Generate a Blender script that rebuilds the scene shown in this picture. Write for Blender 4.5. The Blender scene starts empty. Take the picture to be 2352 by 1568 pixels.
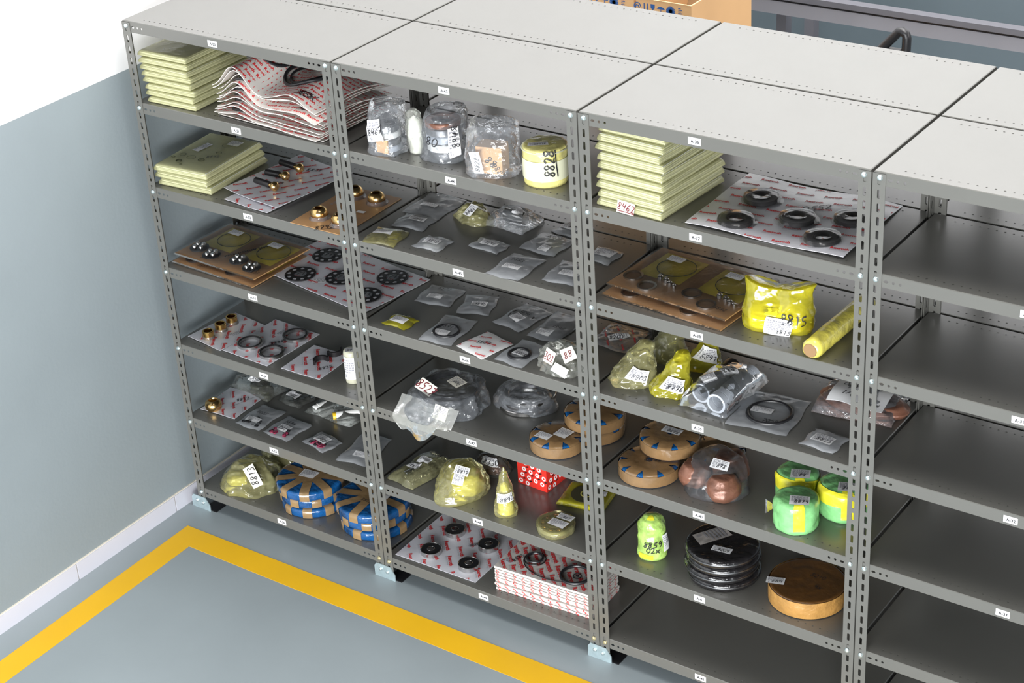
import bpy, math, random
from mathutils import Vector, Matrix, noise

# ------------------------------------------------------------------ camera, world, lights
scene = bpy.context.scene
COL = scene.collection
IMG_W, IMG_H, FPX = 2352.0, 1568.0, 4306.5
CAM = Vector((4.700, -4.225, 4.017))
AZ, PITCH, ROLL = -0.6375, 0.4983, -0.0647
FWD = Vector((math.sin(AZ)*math.cos(PITCH), math.cos(AZ)*math.cos(PITCH), -math.sin(PITCH)))
_r = Vector((math.cos(AZ), -math.sin(AZ), 0)); _u = _r.cross(FWD)
RGT = _r*math.cos(ROLL) + _u*math.sin(ROLL)
UPV = _u*math.cos(ROLL) - _r*math.sin(ROLL)
cd = bpy.data.cameras.new('camera'); cam = bpy.data.objects.new('camera', cd); COL.objects.link(cam)
cd.sensor_width = 36.0; cd.lens = 36.0*FPX/IMG_W; cd.clip_end = 60
mw = Matrix((RGT, UPV, -FWD)).transposed().to_4x4(); mw.translation = CAM
cam.matrix_world = mw
cd.dof.use_dof = True; cd.dof.focus_distance = 6.25; cd.dof.aperture_fstop = 11.0
scene.camera = cam

world = bpy.data.worlds.new('hall_light'); scene.world = world; world.use_nodes = True
bg = world.node_tree.nodes['Background']; bg.inputs[0].default_value = (0.93, 0.96, 1.0, 1); bg.inputs[1].default_value = 0.07

def area(name, loc, target, sx, sy, power, col):
    l = bpy.data.lights.new(name, 'AREA'); l.shape = 'RECTANGLE'; l.size = sx; l.size_y = sy
    l.energy = power; l.color = col
    o = bpy.data.objects.new(name, l); COL.objects.link(o); o.location = loc
    o.rotation_euler = (Vector(target) - Vector(loc)).to_track_quat('-Z', 'Y').to_euler()
    return o
area('roof_light', (2.6, 1.1, 6.6), (2.3, 0.9, 0), 6.0, 3.6, 780, (1.0, 0.985, 0.965))
area('front_fill', (5.2, -9.0, 1.75), (1.6, 0.0, 1.3), 7.5, 2.8, 2000, (0.97, 0.99, 1.0))  # unseen fill lamp added behind the camera to brighten the front flanges
area('side_windows', (8.6, 1.9, 4.2), (1.5, 1.2, 2.4), 3.0, 2.4, 150, (1.0, 0.93, 0.90))

scene.view_settings.view_transform = 'Standard'; scene.view_settings.look = 'None'
scene.view_settings.gamma = 1.0; scene.view_settings.use_curve_mapping = False
scene.view_settings.exposure = 0.0
scene.cycles.transparent_max_bounces = 24

# ------------------------------------------------------------------ helpers
UW, UD = 0.93, 0.431                       # bay pitch and shelf depth in metres
LV = [1.994, 1.696, 1.376, 1.056, 0.737, 0.417, 0.098]   # top surface of each shelf
COSP = math.cos(PITCH)
def ray(px, py): return FWD + RGT*((px-IMG_W/2)/FPX) - UPV*((py-IMG_H/2)/FPX)
CROP = dict(c1=(270,20,3.734), c2=(330,280,3.734), c3=(370,480,3.734), c4=(400,780,3.267), c5=(760,170,3.734),
            c6=(800,420,3.36), d1=(850,740,3.734), d2=(850,1000,3.734), d3=(1320,250,3.1365), d4=(1350,550,3.0747),
            d5=(1360,930,3.2), n=(0,0,1))
def P(c, x, y, z):                          # photograph measurement -> point on the shelf plane at height z
    ox, oy, s = CROP[c]; d = ray(ox+x/s, oy+y/s); t = (z-CAM.z)/d.z
    return CAM + d*t
def PY(px, py, Y):
    d = ray(px, py); return CAM + d*((Y-CAM.y)/d.y)
def ppm(p): return FPX/((p-CAM).dot(FWD))
def mpx(c, p, n): return n/CROP[c][2]/ppm(p)          # crop pixels -> metres across the view
def hpx(c, p, n): return n/CROP[c][2]/(ppm(p)*COSP)   # crop pixels -> metres of height

class Mesh:
    def __init__(s): s.v = []; s.f = []; s.m = []; s.off = 0
    def add(s, vs, fs, m=0):
        b = len(s.v); s.v += [tuple(v) for v in vs]
        for f in fs: s.f.append(tuple(b+i for i in f)); s.m.append(m)
    def box(s, c, sx, sy, sz, R=None, m=0):          # c = centre
        R = R or Matrix.Identity(3); c = Vector(c)
        vs = [c + R @ Vector((x*sx/2, y*sy/2, z*sz/2)) for z in (-1,1) for y in (-1,1) for x in (-1,1)]
        s.add(vs, [(0,2,3,1),(4,5,7,6),(0,1,5,4),(2,6,7,3),(0,4,6,2),(1,3,7,5)], m)
    def grid(s, nu, nv, fn, m=0, flip=False):
        vs = [fn(i/nu, j/nv) for j in range(nv+1) for i in range(nu+1)]
        fs = []
        for j in range(nv):
            for i in range(nu):
                a = j*(nu+1)+i; q = (a, a+1, a+nu+2, a+nu+1)
                fs.append(q[::-1] if flip else q)
        s.add(vs, fs, m)
    def lathe(s, c, prof, n=32, R=None, m=0, cap=True):
        R = R or Matrix.Identity(3); c = Vector(c); vs = []; fs = []
        for (r, z) in prof:
            for k in range(n):
                a = 2*math.pi*k/n; vs.append(c + R @ Vector((r*math.cos(a), r*math.sin(a), z)))
        for j in range(len(prof)-1):
            for k in range(n):
                k2 = (k+1) % n; fs.append((j*n+k, j*n+k2, (j+1)*n+k2, (j+1)*n+k))
        if cap:
            if prof[0][0] > 1e-6: fs.append(tuple(range(n-1, -1, -1)))
            if prof[-1][0] > 1e-6: fs.append(tuple((len(prof)-1)*n+k for k in range(n)))
        s.add(vs, fs, m)
    def ring(s, c, ro, ri, h, n=32, R=None, m=0, bev=0.0):   # closed annulus standing on c
        b = bev
        pr = [(ri,0),(ro,0),(ro,h-b),(ro-b,h),(ri+b,h),(ri,h-b),(ri,0)] if b else [(ri,0),(ro,0),(ro,h),(ri,h),(ri,0)]
        s.lathe(c, pr, n, R, m, cap=False)
    def torus(s, fn, R0, r, n=40, k=8, m=0):          # fn(x,y)->surface point; torus lies on the surface
        vs = []; fs = []
        for i in range(n):
            a = 2*math.pi*i/n
            for j in range(k):
                b = 2*math.pi*j/k; rr = R0 + r*math.cos(b)
                p = fn(rr*math.cos(a), rr*math.sin(a)); vs.append(Vector(p) + Vector((0,0,r+r*math.sin(b))))
        for i in range(n):
            for j in range(k):
                i2=(i+1)%n; j2=(j+1)%k
                fs.append((i*k+j, i2*k+j, i2*k+j2, i*k+j2))
        s.add(vs, fs, m)
    def tube(s, pts, r, n=10, m=0, ref=None):
        pts = [Vector(p) for p in pts]; vs = []; fs = []
        for i, p in enumerate(pts):
            d = (pts[min(i+1,len(pts)-1)] - pts[max(i-1,0)]).normalized()
            a = d.cross(ref or Vector((0,0,1)))
            if a.length < 1e-4: a = d.cross(Vector((1,0,0)))
            a.normalize(); b = d.cross(a)
            for k in range(n):
                t = 2*math.pi*k/n; vs.append(p + a*(r*math.cos(t)) + b*(r*math.sin(t)))
        for i in range(len(pts)-1):
            for k in range(n):
                k2=(k+1)%n; fs.append((i*n+k, (i+1)*n+k, (i+1)*n+k2, i*n+k2))
        fs.append(tuple(range(n))); fs.append(tuple((len(pts)-1)*n+k for k in range(n-1,-1,-1)))
        s.add(vs, fs, m)
    def flat(s, fn, v2, fs, m=0): s.add([fn(x, y) for x, y in v2], fs, m)
    def stroke(s, fn, pts, w, m=0):
        vs = []; fs = []
        for i, (x, y) in enumerate(pts):
            x0,y0 = pts[max(i-1,0)]; x1,y1 = pts[min(i+1,len(pts)-1)]
            L = math.hypot(x1-x0, y1-y0) or 1; nx, ny = -(y1-y0)/L*w/2, (x1-x0)/L*w/2
            vs += [fn(x-nx, y-ny), fn(x+nx, y+ny)]
        for i in range(len(pts)-1): fs.append((2*i, 2*i+2, 2*i+3, 2*i+1))
        s.add(vs, fs, m)
    def data(s, name, mats, origin=(0,0,0), smooth=False):
        me = bpy.data.meshes.new(name); o = Vector(origin)
        me.from_pydata([tuple(Vector(v)-o) for v in s.v], [], s.f)
        for mt in (mats if isinstance(mats, (list, tuple)) else [mats]): me.materials.append(mt)
        me.polygons.foreach_set('material_index', s.m)
        me.polygons.foreach_set('use_smooth', [bool(smooth)]*len(s.f))
        me.validate(); me.update()
        return me
    def build(s, name, mats, parent=None, smooth=False, loc=None):
        org = worldloc(parent) if parent else Vector(loc or (0,0,0))
        me = s.data(name, mats, org, smooth)
        o = bpy.data.objects.new(name, me); COL.objects.link(o)
        if parent: o.parent = parent
        else: o.location = org
        if smooth and smooth != 'all':
            try: me.set_sharp_from_angle(angle=math.radians(40))
            except Exception: pass
        return o
def worldloc(o):
    v = Vector((0,0,0))
    while o: v += o.location; o = o.parent
    return v
def tag(o, label, cat, group=None):
    o['label'] = label; o['category'] = cat
    if group: o['group'] = group
    return o
def thing(name, label, cat, loc, group=None):
    o = bpy.data.objects.new(name, None); o.empty_display_size = 0.02; COL.objects.link(o); o.location = loc
    return tag(o, label, cat, group)
def struct(o): o['kind'] = 'structure'; return o
def inst(name, me, parent, loc, rot=(0,0,0)):
    o = bpy.data.objects.new(name, me); COL.objects.link(o); o.parent = parent; o.location = loc; o.rotation_euler = rot
    return o

# ------------------------------------------------------------------ materials
MT = {}
def nodes(name):
    m = bpy.data.materials.new(name); m.use_nodes = True; MT[name] = m
    nt = m.node_tree; return m, nt, nt.nodes['Principled BSDF']
def bump(nt, target, scale, strength, dist=0.002, kind='noise', detail=3, coord='Object'):
    tc = nt.nodes.new('ShaderNodeTexCoord')
    if kind == 'noise':
        t = nt.nodes.new('ShaderNodeTexNoise'); t.inputs['Scale'].default_value = scale; t.inputs['Detail'].default_value = detail
        out = t.outputs['Fac']
    else:
        t = nt.nodes.new('ShaderNodeTexVoronoi'); t.feature = 'DISTANCE_TO_EDGE'; t.inputs['Scale'].default_value = scale
        out = t.outputs['Distance']
    nt.links.new(tc.outputs[coord], t.inputs['Vector'])
    b = nt.nodes.new('ShaderNodeBump'); b.inputs['Strength'].default_value = strength; b.inputs['Distance'].default_value = dist
    nt.links.new(out, b.inputs['Height']); nt.links.new(b.outputs['Normal'], target)
    return b
def mat(name, col, rough=0.5, metal=0.0, spec=0.5, var=0.0, vscale=8, bmp=None, coat=0.0, coat_r=0.1):
    m, nt, b = nodes(name)
    b.inputs['Base Color'].default_value = (*col, 1); b.inputs['Roughness'].default_value = rough
    b.inputs['Metallic'].default_value = metal; b.inputs['Specular IOR Level'].default_value = spec
    b.inputs['Coat Weight'].default_value = coat; b.inputs['Coat Roughness'].default_value = coat_r
    if var:
        tc = nt.nodes.new('ShaderNodeTexCoord'); t = nt.nodes.new('ShaderNodeTexNoise'); t.inputs['Scale'].default_value = vscale
        t.inputs['Detail'].default_value = 4; nt.links.new(tc.outputs['Object'], t.inputs['Vector'])
        r = nt.nodes.new('ShaderNodeValToRGB'); e = r.color_ramp.elements
        e[0].position = 0.3; e[1].position = 0.7
        e[0].color = (*[c*(1-var) for c in col], 1); e[1].color = (*[min(1, c*(1+var)) for c in col], 1)
        nt.links.new(t.outputs['Fac'], r.inputs[0]); nt.links.new(r.outputs[0], b.inputs['Base Color'])
    if bmp: bump(nt, b.inputs['Normal'], *bmp)
    return m
def film(name, tint, body, fac, rough=0.12, gloss=0.5, bs=28, bst=0.6, bkind='noise'):
    """thin plastic film: see-through, tinted, a little milky, with creased highlights"""
    m = bpy.data.materials.new(name); m.use_nodes = True; MT[name] = m; nt = m.node_tree; nt.nodes.clear()
    N = nt.nodes.new; out = N('ShaderNodeOutputMaterial'); tr = N('ShaderNodeBsdfTransparent'); df = N('ShaderNodeBsdfDiffuse')
    tl = N('ShaderNodeBsdfTranslucent'); gl = N('ShaderNodeBsdfGlossy'); fr = N('ShaderNodeFresnel')
    m1, m2, m3 = N('ShaderNodeMixShader'), N('ShaderNodeMixShader'), N('ShaderNodeMixShader')
    tr.inputs[0].default_value = (*tint, 1); df.inputs[0].default_value = (*body, 1); tl.inputs[0].default_value = (*body, 1)
    gl.inputs['Roughness'].default_value = rough; gl.inputs[0].default_value = (1,1,1,1); fr.inputs['IOR'].default_value = 1.5
    m1.inputs[0].default_value = 0.4; nt.links.new(df.outputs[0], m1.inputs[1]); nt.links.new(tl.outputs[0], m1.inputs[2])
    m2.inputs[0].default_value = fac; nt.links.new(tr.outputs[0], m2.inputs[1]); nt.links.new(m1.outputs[0], m2.inputs[2])
    mul = N('ShaderNodeMath'); mul.operation = 'MULTIPLY'; mul.inputs[1].default_value = gloss
    nt.links.new(fr.outputs[0], mul.inputs[0]); nt.links.new(mul.outputs[0], m3.inputs[0])
    nt.links.new(m2.outputs[0], m3.inputs[1]); nt.links.new(gl.outputs[0], m3.inputs[2]); nt.links.new(m3.outputs[0], out.inputs[0])
    b = bump(nt, gl.inputs['Normal'], bs, bst, 0.01, bkind)
    nt.links.new(b.outputs['Normal'], fr.inputs['Normal']); nt.links.new(b.outputs['Normal'], df.inputs['Normal'])
    return m

paint = mat('grey_shelf_paint', (0.114, 0.113, 0.103), 0.34, spec=0.5, var=0.03, vscale=5, coat=0.5, coat_r=0.22)
bp = paint.node_tree.nodes['Principled BSDF']
zinc = mat('zinc_bolt', (0.62, 0.72, 0.74), 0.32, 0.85)
brassbolt = mat('yellow_zinc_bolt', (0.68, 0.60, 0.36), 0.32, 0.85)
galv = mat('galvanised_plate', (0.42, 0.52, 0.55), 0.38, 0.55, var=0.12, vscale=40)
floor_m = mat('floor_epoxy', (0.250, 0.288, 0.306), 0.30, spec=0.5, var=0.07, vscale=1.6, bmp=(180, 0.04, 0.001))
tape_m = mat('yellow_floor_tape', (0.70, 0.395, 0.002), 0.55, var=0.04, vscale=3)
tile_m = mat('skirting_tile', (0.54, 0.54, 0.60), 0.35, var=0.03, vscale=4)
grout_m = mat('skirting_grout', (0.62, 0.58, 0.50), 0.8)
white_paint = mat('white_wall_paint', (0.72, 0.72, 0.73), 0.7, bmp=(60, 0.12, 0.002))
green_paint = mat('grey_green_wall_paint', (0.225, 0.262, 0.280), 0.6, var=0.03, vscale=3, bmp=(70, 0.25, 0.002))
blue_paint = mat('blue_grey_wall_paint', (0.085, 0.112, 0.130), 0.6, var=0.03, vscale=3)
paper = mat('paper_label', (0.82, 0.82, 0.83), 0.6)
manila = mat('cream_paper_tag', (0.80, 0.76, 0.66), 0.7)
ink = mat('black_ink', (0.012, 0.012, 0.016), 0.5)
inkg = mat('grey_ink', (0.30, 0.30, 0.33), 0.6)
inkred = mat('maroon_ink', (0.16, 0.02, 0.03), 0.5)
red_p = mat('red_print', (0.62, 0.035, 0.04), 0.45)
grey_p = mat('grey_print', (0.42, 0.42, 0.46), 0.5)
blue_p = mat('blue_print', (0.02, 0.09, 0.28), 0.5)
board_w = mat('white_skin_board', (0.66, 0.66, 0.71), 0.30, bmp=(22, 0.25, 0.004), coat=0.5, coat_r=0.18)
board_cream = mat('cream_skin_board', (0.66, 0.62, 0.58), 0.4, bmp=(22, 0.2, 0.003), coat=0.3, coat_r=0.2)
kraft = mat('kraft_board', (0.40, 0.225, 0.10), 0.5, var=0.08, vscale=20, coat=0.25, coat_r=0.25)
kraft_d = mat('brown_parcel_wrap', (0.095, 0.042, 0.011), 0.33, var=0.2, vscale=14, bmp=(26, 0.5, 0.006), coat=0.4)
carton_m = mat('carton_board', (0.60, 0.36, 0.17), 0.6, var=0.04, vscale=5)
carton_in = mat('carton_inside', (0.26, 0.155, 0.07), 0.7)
tan_tape = mat('tan_packing_tape', (0.205, 0.122, 0.055), 0.24, var=0.14, vscale=30, bmp=(45, 0.4, 0.004), coat=0.5)
brown_tape = mat('brown_packing_tape', (0.27, 0.175, 0.085), 0.24, var=0.12, vscale=30, bmp=(45, 0.35, 0.004), coat=0.5)
blue_wrap = mat('blue_plastic_wrap', (0.006, 0.07, 0.215), 0.2, var=0.5, vscale=18, bmp=(40, 0.8, 0.008), coat=0.6)
black_rub = mat('black_rubber', (0.012, 0.012, 0.014), 0.38)
black_st = mat('black_steel', (0.035, 0.033, 0.035), 0.28, 0.6)
steel = mat('bright_steel', (0.55, 0.54, 0.53), 0.22, 1.0)
steel_d = mat('dull_steel', (0.30, 0.30, 0.31), 0.33, 1.0)
brass = mat('brass', (0.62, 0.40, 0.13), 0.22, 1.0, var=0.08, vscale=30)
bronze = mat('gold_bronze', (0.70, 0.47, 0.20), 0.24, 1.0)
grey_plas = mat('grey_ring_plastic', (0.42, 0.45, 0.50), 0.4)
white_plas = mat('white_plastic', (0.72, 0.72, 0.70), 0.35)
yellow_plas = mat('yellow_plastic', (0.75, 0.48, 0.02), 0.4)
yellow_wrap = mat('yellow_wrap', (0.62, 0.58, 0.13), 0.3, var=0.18, vscale=16, bmp=(30, 0.7, 0.008), coat=0.3)
yellow_br = mat('bright_yellow_wrap', (0.78, 0.72, 0.04), 0.3, var=0.12, vscale=14, bmp=(26, 0.6, 0.008), coat=0.3)
green_wrap = mat('green_wrap', (0.21, 0.52, 0.20), 0.3, var=0.25, vscale=14, bmp=(26, 0.7, 0.008), coat=0.3)
black_wrap = mat('black_film_wrap', (0.012, 0.011, 0.012), 0.2, var=0.3, vscale=20, bmp=(22, 1.0, 0.012), coat=0.6)
copper_w = mat('copper_brown_wrap', (0.19, 0.085, 0.055), 0.35, 0.2, var=0.25, vscale=22, bmp=(30, 0.7, 0.006))
pale_board = mat('pale_board_layers', (0.86, 0.86, 0.80), 0.6, var=0.06, vscale=30)
grey_board = mat('grey_board_layer', (0.50, 0.51, 0.46), 0.6)
gasket = mat('grey_gasket', (0.06, 0.065, 0.035), 0.7, spec=0.2)
red_box = mat('red_box_card', (0.66, 0.03, 0.02), 0.4)
pink = mat('pink_bits', (0.24, 0.02, 0.06), 0.4)
dark_olive = mat('dark_olive_part', (0.045, 0.045, 0.02), 0.4)
clear = film('clear_film', (0.96, 0.97, 0.98), (0.72, 0.76, 0.82), 0.16, 0.14, 0.9, 34, 0.9)
clear_zip = film('clear_zip_film', (0.96, 0.97, 0.98), (0.84, 0.87, 0.91), 0.42, 0.2, 0.9, 14, 0.8)
clear_milky = film('milky_film', (0.93, 0.94, 0.90), (0.82, 0.83, 0.76), 0.22, 0.16, 1.0, 22, 0.7)
yel_film = film('yellow_film', (0.98, 0.96, 0.72), (0.96, 0.91, 0.46), 0.25, 0.13, 1.3, 13, 1.0)
yel_pack = film('yellow_pack_film', (0.99, 0.985, 0.84), (0.88, 0.87, 0.50), 0.36, 0.2, 0.6, 18, 0.5)
yel_deep = film('deep_yellow_film', (0.94, 0.90, 0.24), (0.88, 0.81, 0.07), 0.42, 0.14, 1.2, 13, 1.0)
olive_film = film('olive_film', (0.96, 0.95, 0.74), (0.84, 0.82, 0.48), 0.22, 0.14, 1.2, 14, 1.0)
pouch_film = mat('yellow_pouch_film', (0.86, 0.70, 0.09), 0.3, var=0.18, vscale=12, coat=0.4, coat_r=0.2)
thin_clear = film('thin_clear_film', (0.98, 0.98, 0.98), (0.8, 0.8, 0.82), 0.04, 0.14, 0.8, 20, 0.5)
clear_soft = film('soft_clear_film', (0.97, 0.975, 0.98), (0.78, 0.81, 0.85), 0.09, 0.13, 0.8, 12, 0.7)
loose_film = film('loose_bag_film', (0.95, 0.96, 0.93), (0.84, 0.85, 0.80), 0.30, 0.16, 0.9, 12, 0.6)
dark_film = film('dark_smoke_film', (0.80, 0.82, 0.82), (0.45, 0.46, 0.42), 0.18, 0.12, 1.0, 26, 1.0)

# ------------------------------------------------------------------ lettering
_tc = {}
def glyphs(txt, bold=0.0, res=2):
    k = (txt, bold, res)
    if k not in _tc:
        c = bpy.data.curves.new('t', 'FONT'); c.body = txt; c.size = 1.0; c.resolution_u = res; c.offset = bold
        o = bpy.data.objects.new('t', c); COL.objects.link(o)
        dg = bpy.context.evaluated_depsgraph_get(); me = bpy.data.meshes.new_from_object(o.evaluated_get(dg))
        vs = [(v.co.x, v.co.y) for v in me.vertices]; fs = [tuple(p.vertices) for p in me.polygons]
        x0 = min(v[0] for v in vs); x1 = max(v[0] for v in vs); y0 = min(v[1] for v in vs)
        hh = 0.7
        _tc[k] = ([((x-x0)/hh, y/hh) for x, y in vs], fs, (x1-x0)/hh)
        bpy.data.objects.remove(o); bpy.data.curves.remove(c); bpy.data.meshes.remove(me)
    return _tc[k]
def put_text(M, fn, txt, x, y, h, ang=0.0, m=0, bold=0.0, res=2, center=True):
    vs, fs, w = glyphs(txt, bold, res); ca, sa = math.cos(ang), math.sin(ang); ox = -w*h/2 if center else 0
    v2 = []
    for a, b in vs:
        a = a*h+ox; b = b*h-h/2; v2.append((x+a*ca-b*sa, y+a*sa+b*ca))
    M.flat(fn, v2, fs, m)
DIG = {'0':[[(.5,1),(.15,.8),(.1,.35),(.4,0),(.75,.2),(.85,.65),(.5,1)]], '1':[[(.3,.8),(.55,1),(.5,0)]],
 '2':[[(.1,.8),(.4,1),(.75,.8),(.6,.45),(.1,0),(.5,.08),(.9,0)]], '3':[[(.1,.95),(.6,1),(.7,.75),(.35,.55),(.75,.35),(.6,.05),(.1,.05)]],
 '4':[[(.3,1),(.1,.45),(.85,.5)],[(.7,.95),(.6,0)]], '5':[[(.85,1),(.3,.95),(.2,.6),(.7,.55),(.7,.1),(.1,0)]],
 '6':[[(.7,1),(.25,.6),(.1,.2),(.45,0),(.75,.2),(.5,.45),(.15,.25)]], '7':[[(.05,.95),(.85,1),(.35,0)],[(.3,.5),(.75,.55)]],
 '8':[[(.75,.85),(.4,1),(.15,.8),(.75,.25),(.45,0),(.1,.2),(.8,.75)]], '9':[[(.75,.75),(.4,.5),(.15,.75),(.45,1),(.75,.8),(.6,0)]],
 'x':[[(.1,.6),(.8,0)],[(.8,.6),(.1,0)]], '/':[[(.2,0),(.7,1)]], 'O':[[(.5,1),(.1,.5),(.45,0),(.85,.5),(.5,1)]],
 'B':[[(.15,0),(.2,1),(.7,.8),(.2,.55),(.8,.25),(.15,0)]], 'S':[[(.8,.9),(.4,1),(.2,.75),(.7,.35),(.5,0),(.1,.1)]],
 '.':[[(.4,.05),(.5,.0)]], '-':[[(.1,.5),(.8,.5)]], ' ':[]}
def write(M, fn, txt, x, y, h, ang=0.0, m=0, w=None, seed=0, underline=False):
    rnd = random.Random(seed+len(txt)*7+sum(map(ord, txt))); w = w or h*0.13; ca, sa = math.cos(ang), math.sin(ang)
    adv = h*0.72; tot = adv*len(txt)
    def tr(a, b): return (x+a*ca-b*sa, y+a*sa+b*ca)
    for i, ch in enumerate(txt):
        dy = rnd.uniform(-.08,.08)*h; sk = rnd.uniform(.1,.25)
        for st in DIG.get(ch, []):
            pts = []
            for q in range(len(st)-1):
                for k in range(3):
                    t = k/3; a = st[q][0]*(1-t)+st[q+1][0]*t; b = st[q][1]*(1-t)+st[q+1][1]*t; pts.append((a,b))
            pts.append(st[-1])
            sm = [pts[0]] + [tuple((pts[j-1][c]+2*pts[j][c]+pts[j+1][c])/4 for c in (0,1)) for j in range(1,len(pts)-1)] + [pts[-1]]
            M.stroke(fn, [tr(i*adv-tot/2+(a*.78+sk*b)*h, dy+(b-.5)*h) for a, b in sm], w, m)
    if underline: M.stroke(fn, [tr(-tot/2, -.72*h), tr(0, -.66*h), tr(tot/2, -.72*h)], w*.9, m)

# ------------------------------------------------------------------ room shell
WX, WY, HALL = -0.07, 3.30, 6.0
BAND = 1.786
def boxmesh(name, x0, x1, y0, y1, z0, z1, m, parent=None):
    M = Mesh(); M.box(((x0+x1)/2, (y0+y1)/2, (z0+z1)/2), x1-x0, y1-y0, z1-z0)
    return M.build(name, m, parent, loc=((x0+x1)/2, (y0+y1)/2, z0))
struct(boxmesh('floor', WX-0.15, 9.0, -6.5, WY+0.15, -0.12, 0.0, floor_m))
M = Mesh(); M.box((WX-0.075, (WY-6.5)/2, BAND/2), 0.15, WY+6.5, BAND, m=0); M.box((WX-0.075, (WY-6.5)/2, (BAND+HALL)/2), 0.15, WY+6.5, HALL-BAND, m=1)
struct(M.build('wall_left', [green_paint, white_paint]))
M = Mesh(); M.box((4.465, WY+0.075, BAND/2), 9.07, 0.15, BAND, m=0); M.box((4.465, WY+0.075, (BAND+HALL)/2), 9.07, 0.15, HALL-BAND, m=1)
struct(M.build('wall_back', [blue_paint, white_paint]))
# skirting of single tiles along the left wall
M = Mesh(); M.box((WX+0.003, (WY-6.5)/2, 0.036), 0.006, WY+6.5, 0.072)
base = struct(M.build('baseboard_left', grout_m))
Mt = Mesh(); Mt.box((0.0045, 0.259, 0.0345), 0.009, 0.516, 0.069); tile_me = Mt.data('skirting_tile', tile_m)
y = -0.071 - 0.522*11
while y + 0.522 < WY:
    inst('skirting_tile', tile_me, base, (WX+0.002, y+0.003, 0.0)); y += 0.522
# yellow floor marking: an L of tape
def poly_slab(M, pts, z0, z1, m=0):
    n = len(pts); vs = [(x, y, z0) for x, y in pts] + [(x, y, z1) for x, y in pts]
    M.add(vs, [tuple(range(n-1,-1,-1)), tuple(range(n, 2*n))] + [(i, (i+1)%n, n+(i+1)%n, n+i) for i in range(n)], m)
M = Mesh(); poly_slab(M, [(0.047,-0.122),(0.084,-3.5),(0.198,-3.5),(0.150,-0.223),(5.5,-0.268),(5.5,-0.128)], 0.0002, 0.0011)
tag(M.build('floor_marking', tape_m), 'yellow L-shaped floor marking line in front of the shelves', 'floor marking')

# ------------------------------------------------------------------ slotted-angle shelving
def holed(M, fn, u0, u1, v0, v1, hole, t=0.0, nrm=None, m=0):
    """rectangle u0..u1 x v0..v1 with an 8-point hole round its centre; t = sheet thickness along nrm"""
    cu, cv = (u0+u1)/2, (v0+v1)/2; H = [(cu+a, cv+b) for a, b in hole]      # hole points counter-clockwise from the right-top
    C = [(u1,v1),(u0,v1),(u0,v0),(u1,v0)]
    def layer(off, flip):
        vs = [Vector(fn(*q))+off for q in C+H]; fs = []
        for k in range(4):
            fs.append((k, 4+2*k, 4+2*k+1) if True else None)
            fs.append((k, 4+2*k+1, 4+(2*k+2)%8, (k+1)%4))
        M.add(vs, [f[::-1] if flip else f for f in fs], m)
    z = Vector((0,0,0)); layer(z, True)
    if t:
        o = Vector(nrm)*t; layer(o, False)
        vs = [Vector(fn(*q)) for q in H] + [Vector(fn(*q))+o for q in H]
        M.add(vs, [(i, (i+1)%8, 8+(i+1)%8, 8+i) for i in range(8)], m)
def oct8(a, b, k=0.5):   # half width a, half height b, corner factor k ; order: right-top ... counter-clockwise
    return [(a, b-k*a), (a*k, b), (-a*k, b), (-a, b-k*a), (-a, -b+k*a), (-a*k, -b), (a*k, -b), (a, -b+k*a)]
def quad(M, a, b, c, d, m=0): M.add([a, b, c, d], [(0,1,2,3)], m)

# post: L angle, corner at origin, flanges along +x and +y
PWD, PT, PH = 0.037, 0.0018, 1.989
M = Mesh(); slot = oct8(0.0042, 0.0128)
z0 = 1.369 - 0.04*34 - 0.02
ks = [z0+0.04*k for k in range(50) if z0+0.04*k+0.04 <= PH and z0+0.04*k >= 0.003]
for fn, nr in ((lambda u, v: (u, 0, v), (0,1,0)), (lambda u, v: (0, u, v), (1,0,0))):
    for z in ks: holed(M, fn, 0.0, PWD, z, z+0.04, slot, PT, nr)
    for za, zb in ((0.003, ks[0]), (ks[-1]+0.04, PH)):
        o = Vector(nr)*PT
        vs = [Vector(fn(*q)) for q in ((0,za),(PWD,za),(PWD,zb),(0,zb))]; vs += [v+o for v in vs]
        M.add(vs, [(0,1,2,3),(7,6,5,4)])
    vs = [Vector(fn(PWD,0.003)), Vector(fn(PWD,PH))]; vs += [v+Vector(nr)*PT for v in vs]
    M.add(vs, [(0,1,3,2)])
post_me = M.data('post', paint)
# shelf panel: folded sheet with two rows of small holes and holed front flange
SW = UW - 0.010; FL = 0.040
M = Mesh(); rh = oct8(0.0027, 0.0027)
n_h = 32; p_h = 0.0248; xs0 = (SW-n_h*p_h)/2
def top(u, v): return (u, v, 0)
for yc in (0.030, UD-0.036):
    for k in range(n_h): holed(M, top, xs0+k*p_h, xs0+(k+1)*p_h, yc-p_h/2, yc+p_h/2, rh, 0.0009, (0,0,-1))
    for a, b in ((0.002, xs0), (xs0+n_h*p_h, SW-0.002)):
        quad(M, (a,yc-p_h/2,0), (b,yc-p_h/2,0), (b,yc+p_h/2,0), (a,yc+p_h/2,0))
D = UD - 0.006
for a, b in ((0.002, 0.030-p_h/2), (0.030+p_h/2, D-0.030-p_h/2), (D-0.030+p_h/2, D-0.002)):
    quad(M, (0.002,a,0), (SW-0.002,a,0), (SW-0.002,b,0), (0.002,b,0))
quad(M, (0.002,0.012,-0.0012), (0.002,D-0.012,-0.0012), (SW-0.002,D-0.012,-0.0012), (SW-0.002,0.012,-0.0012))
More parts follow.
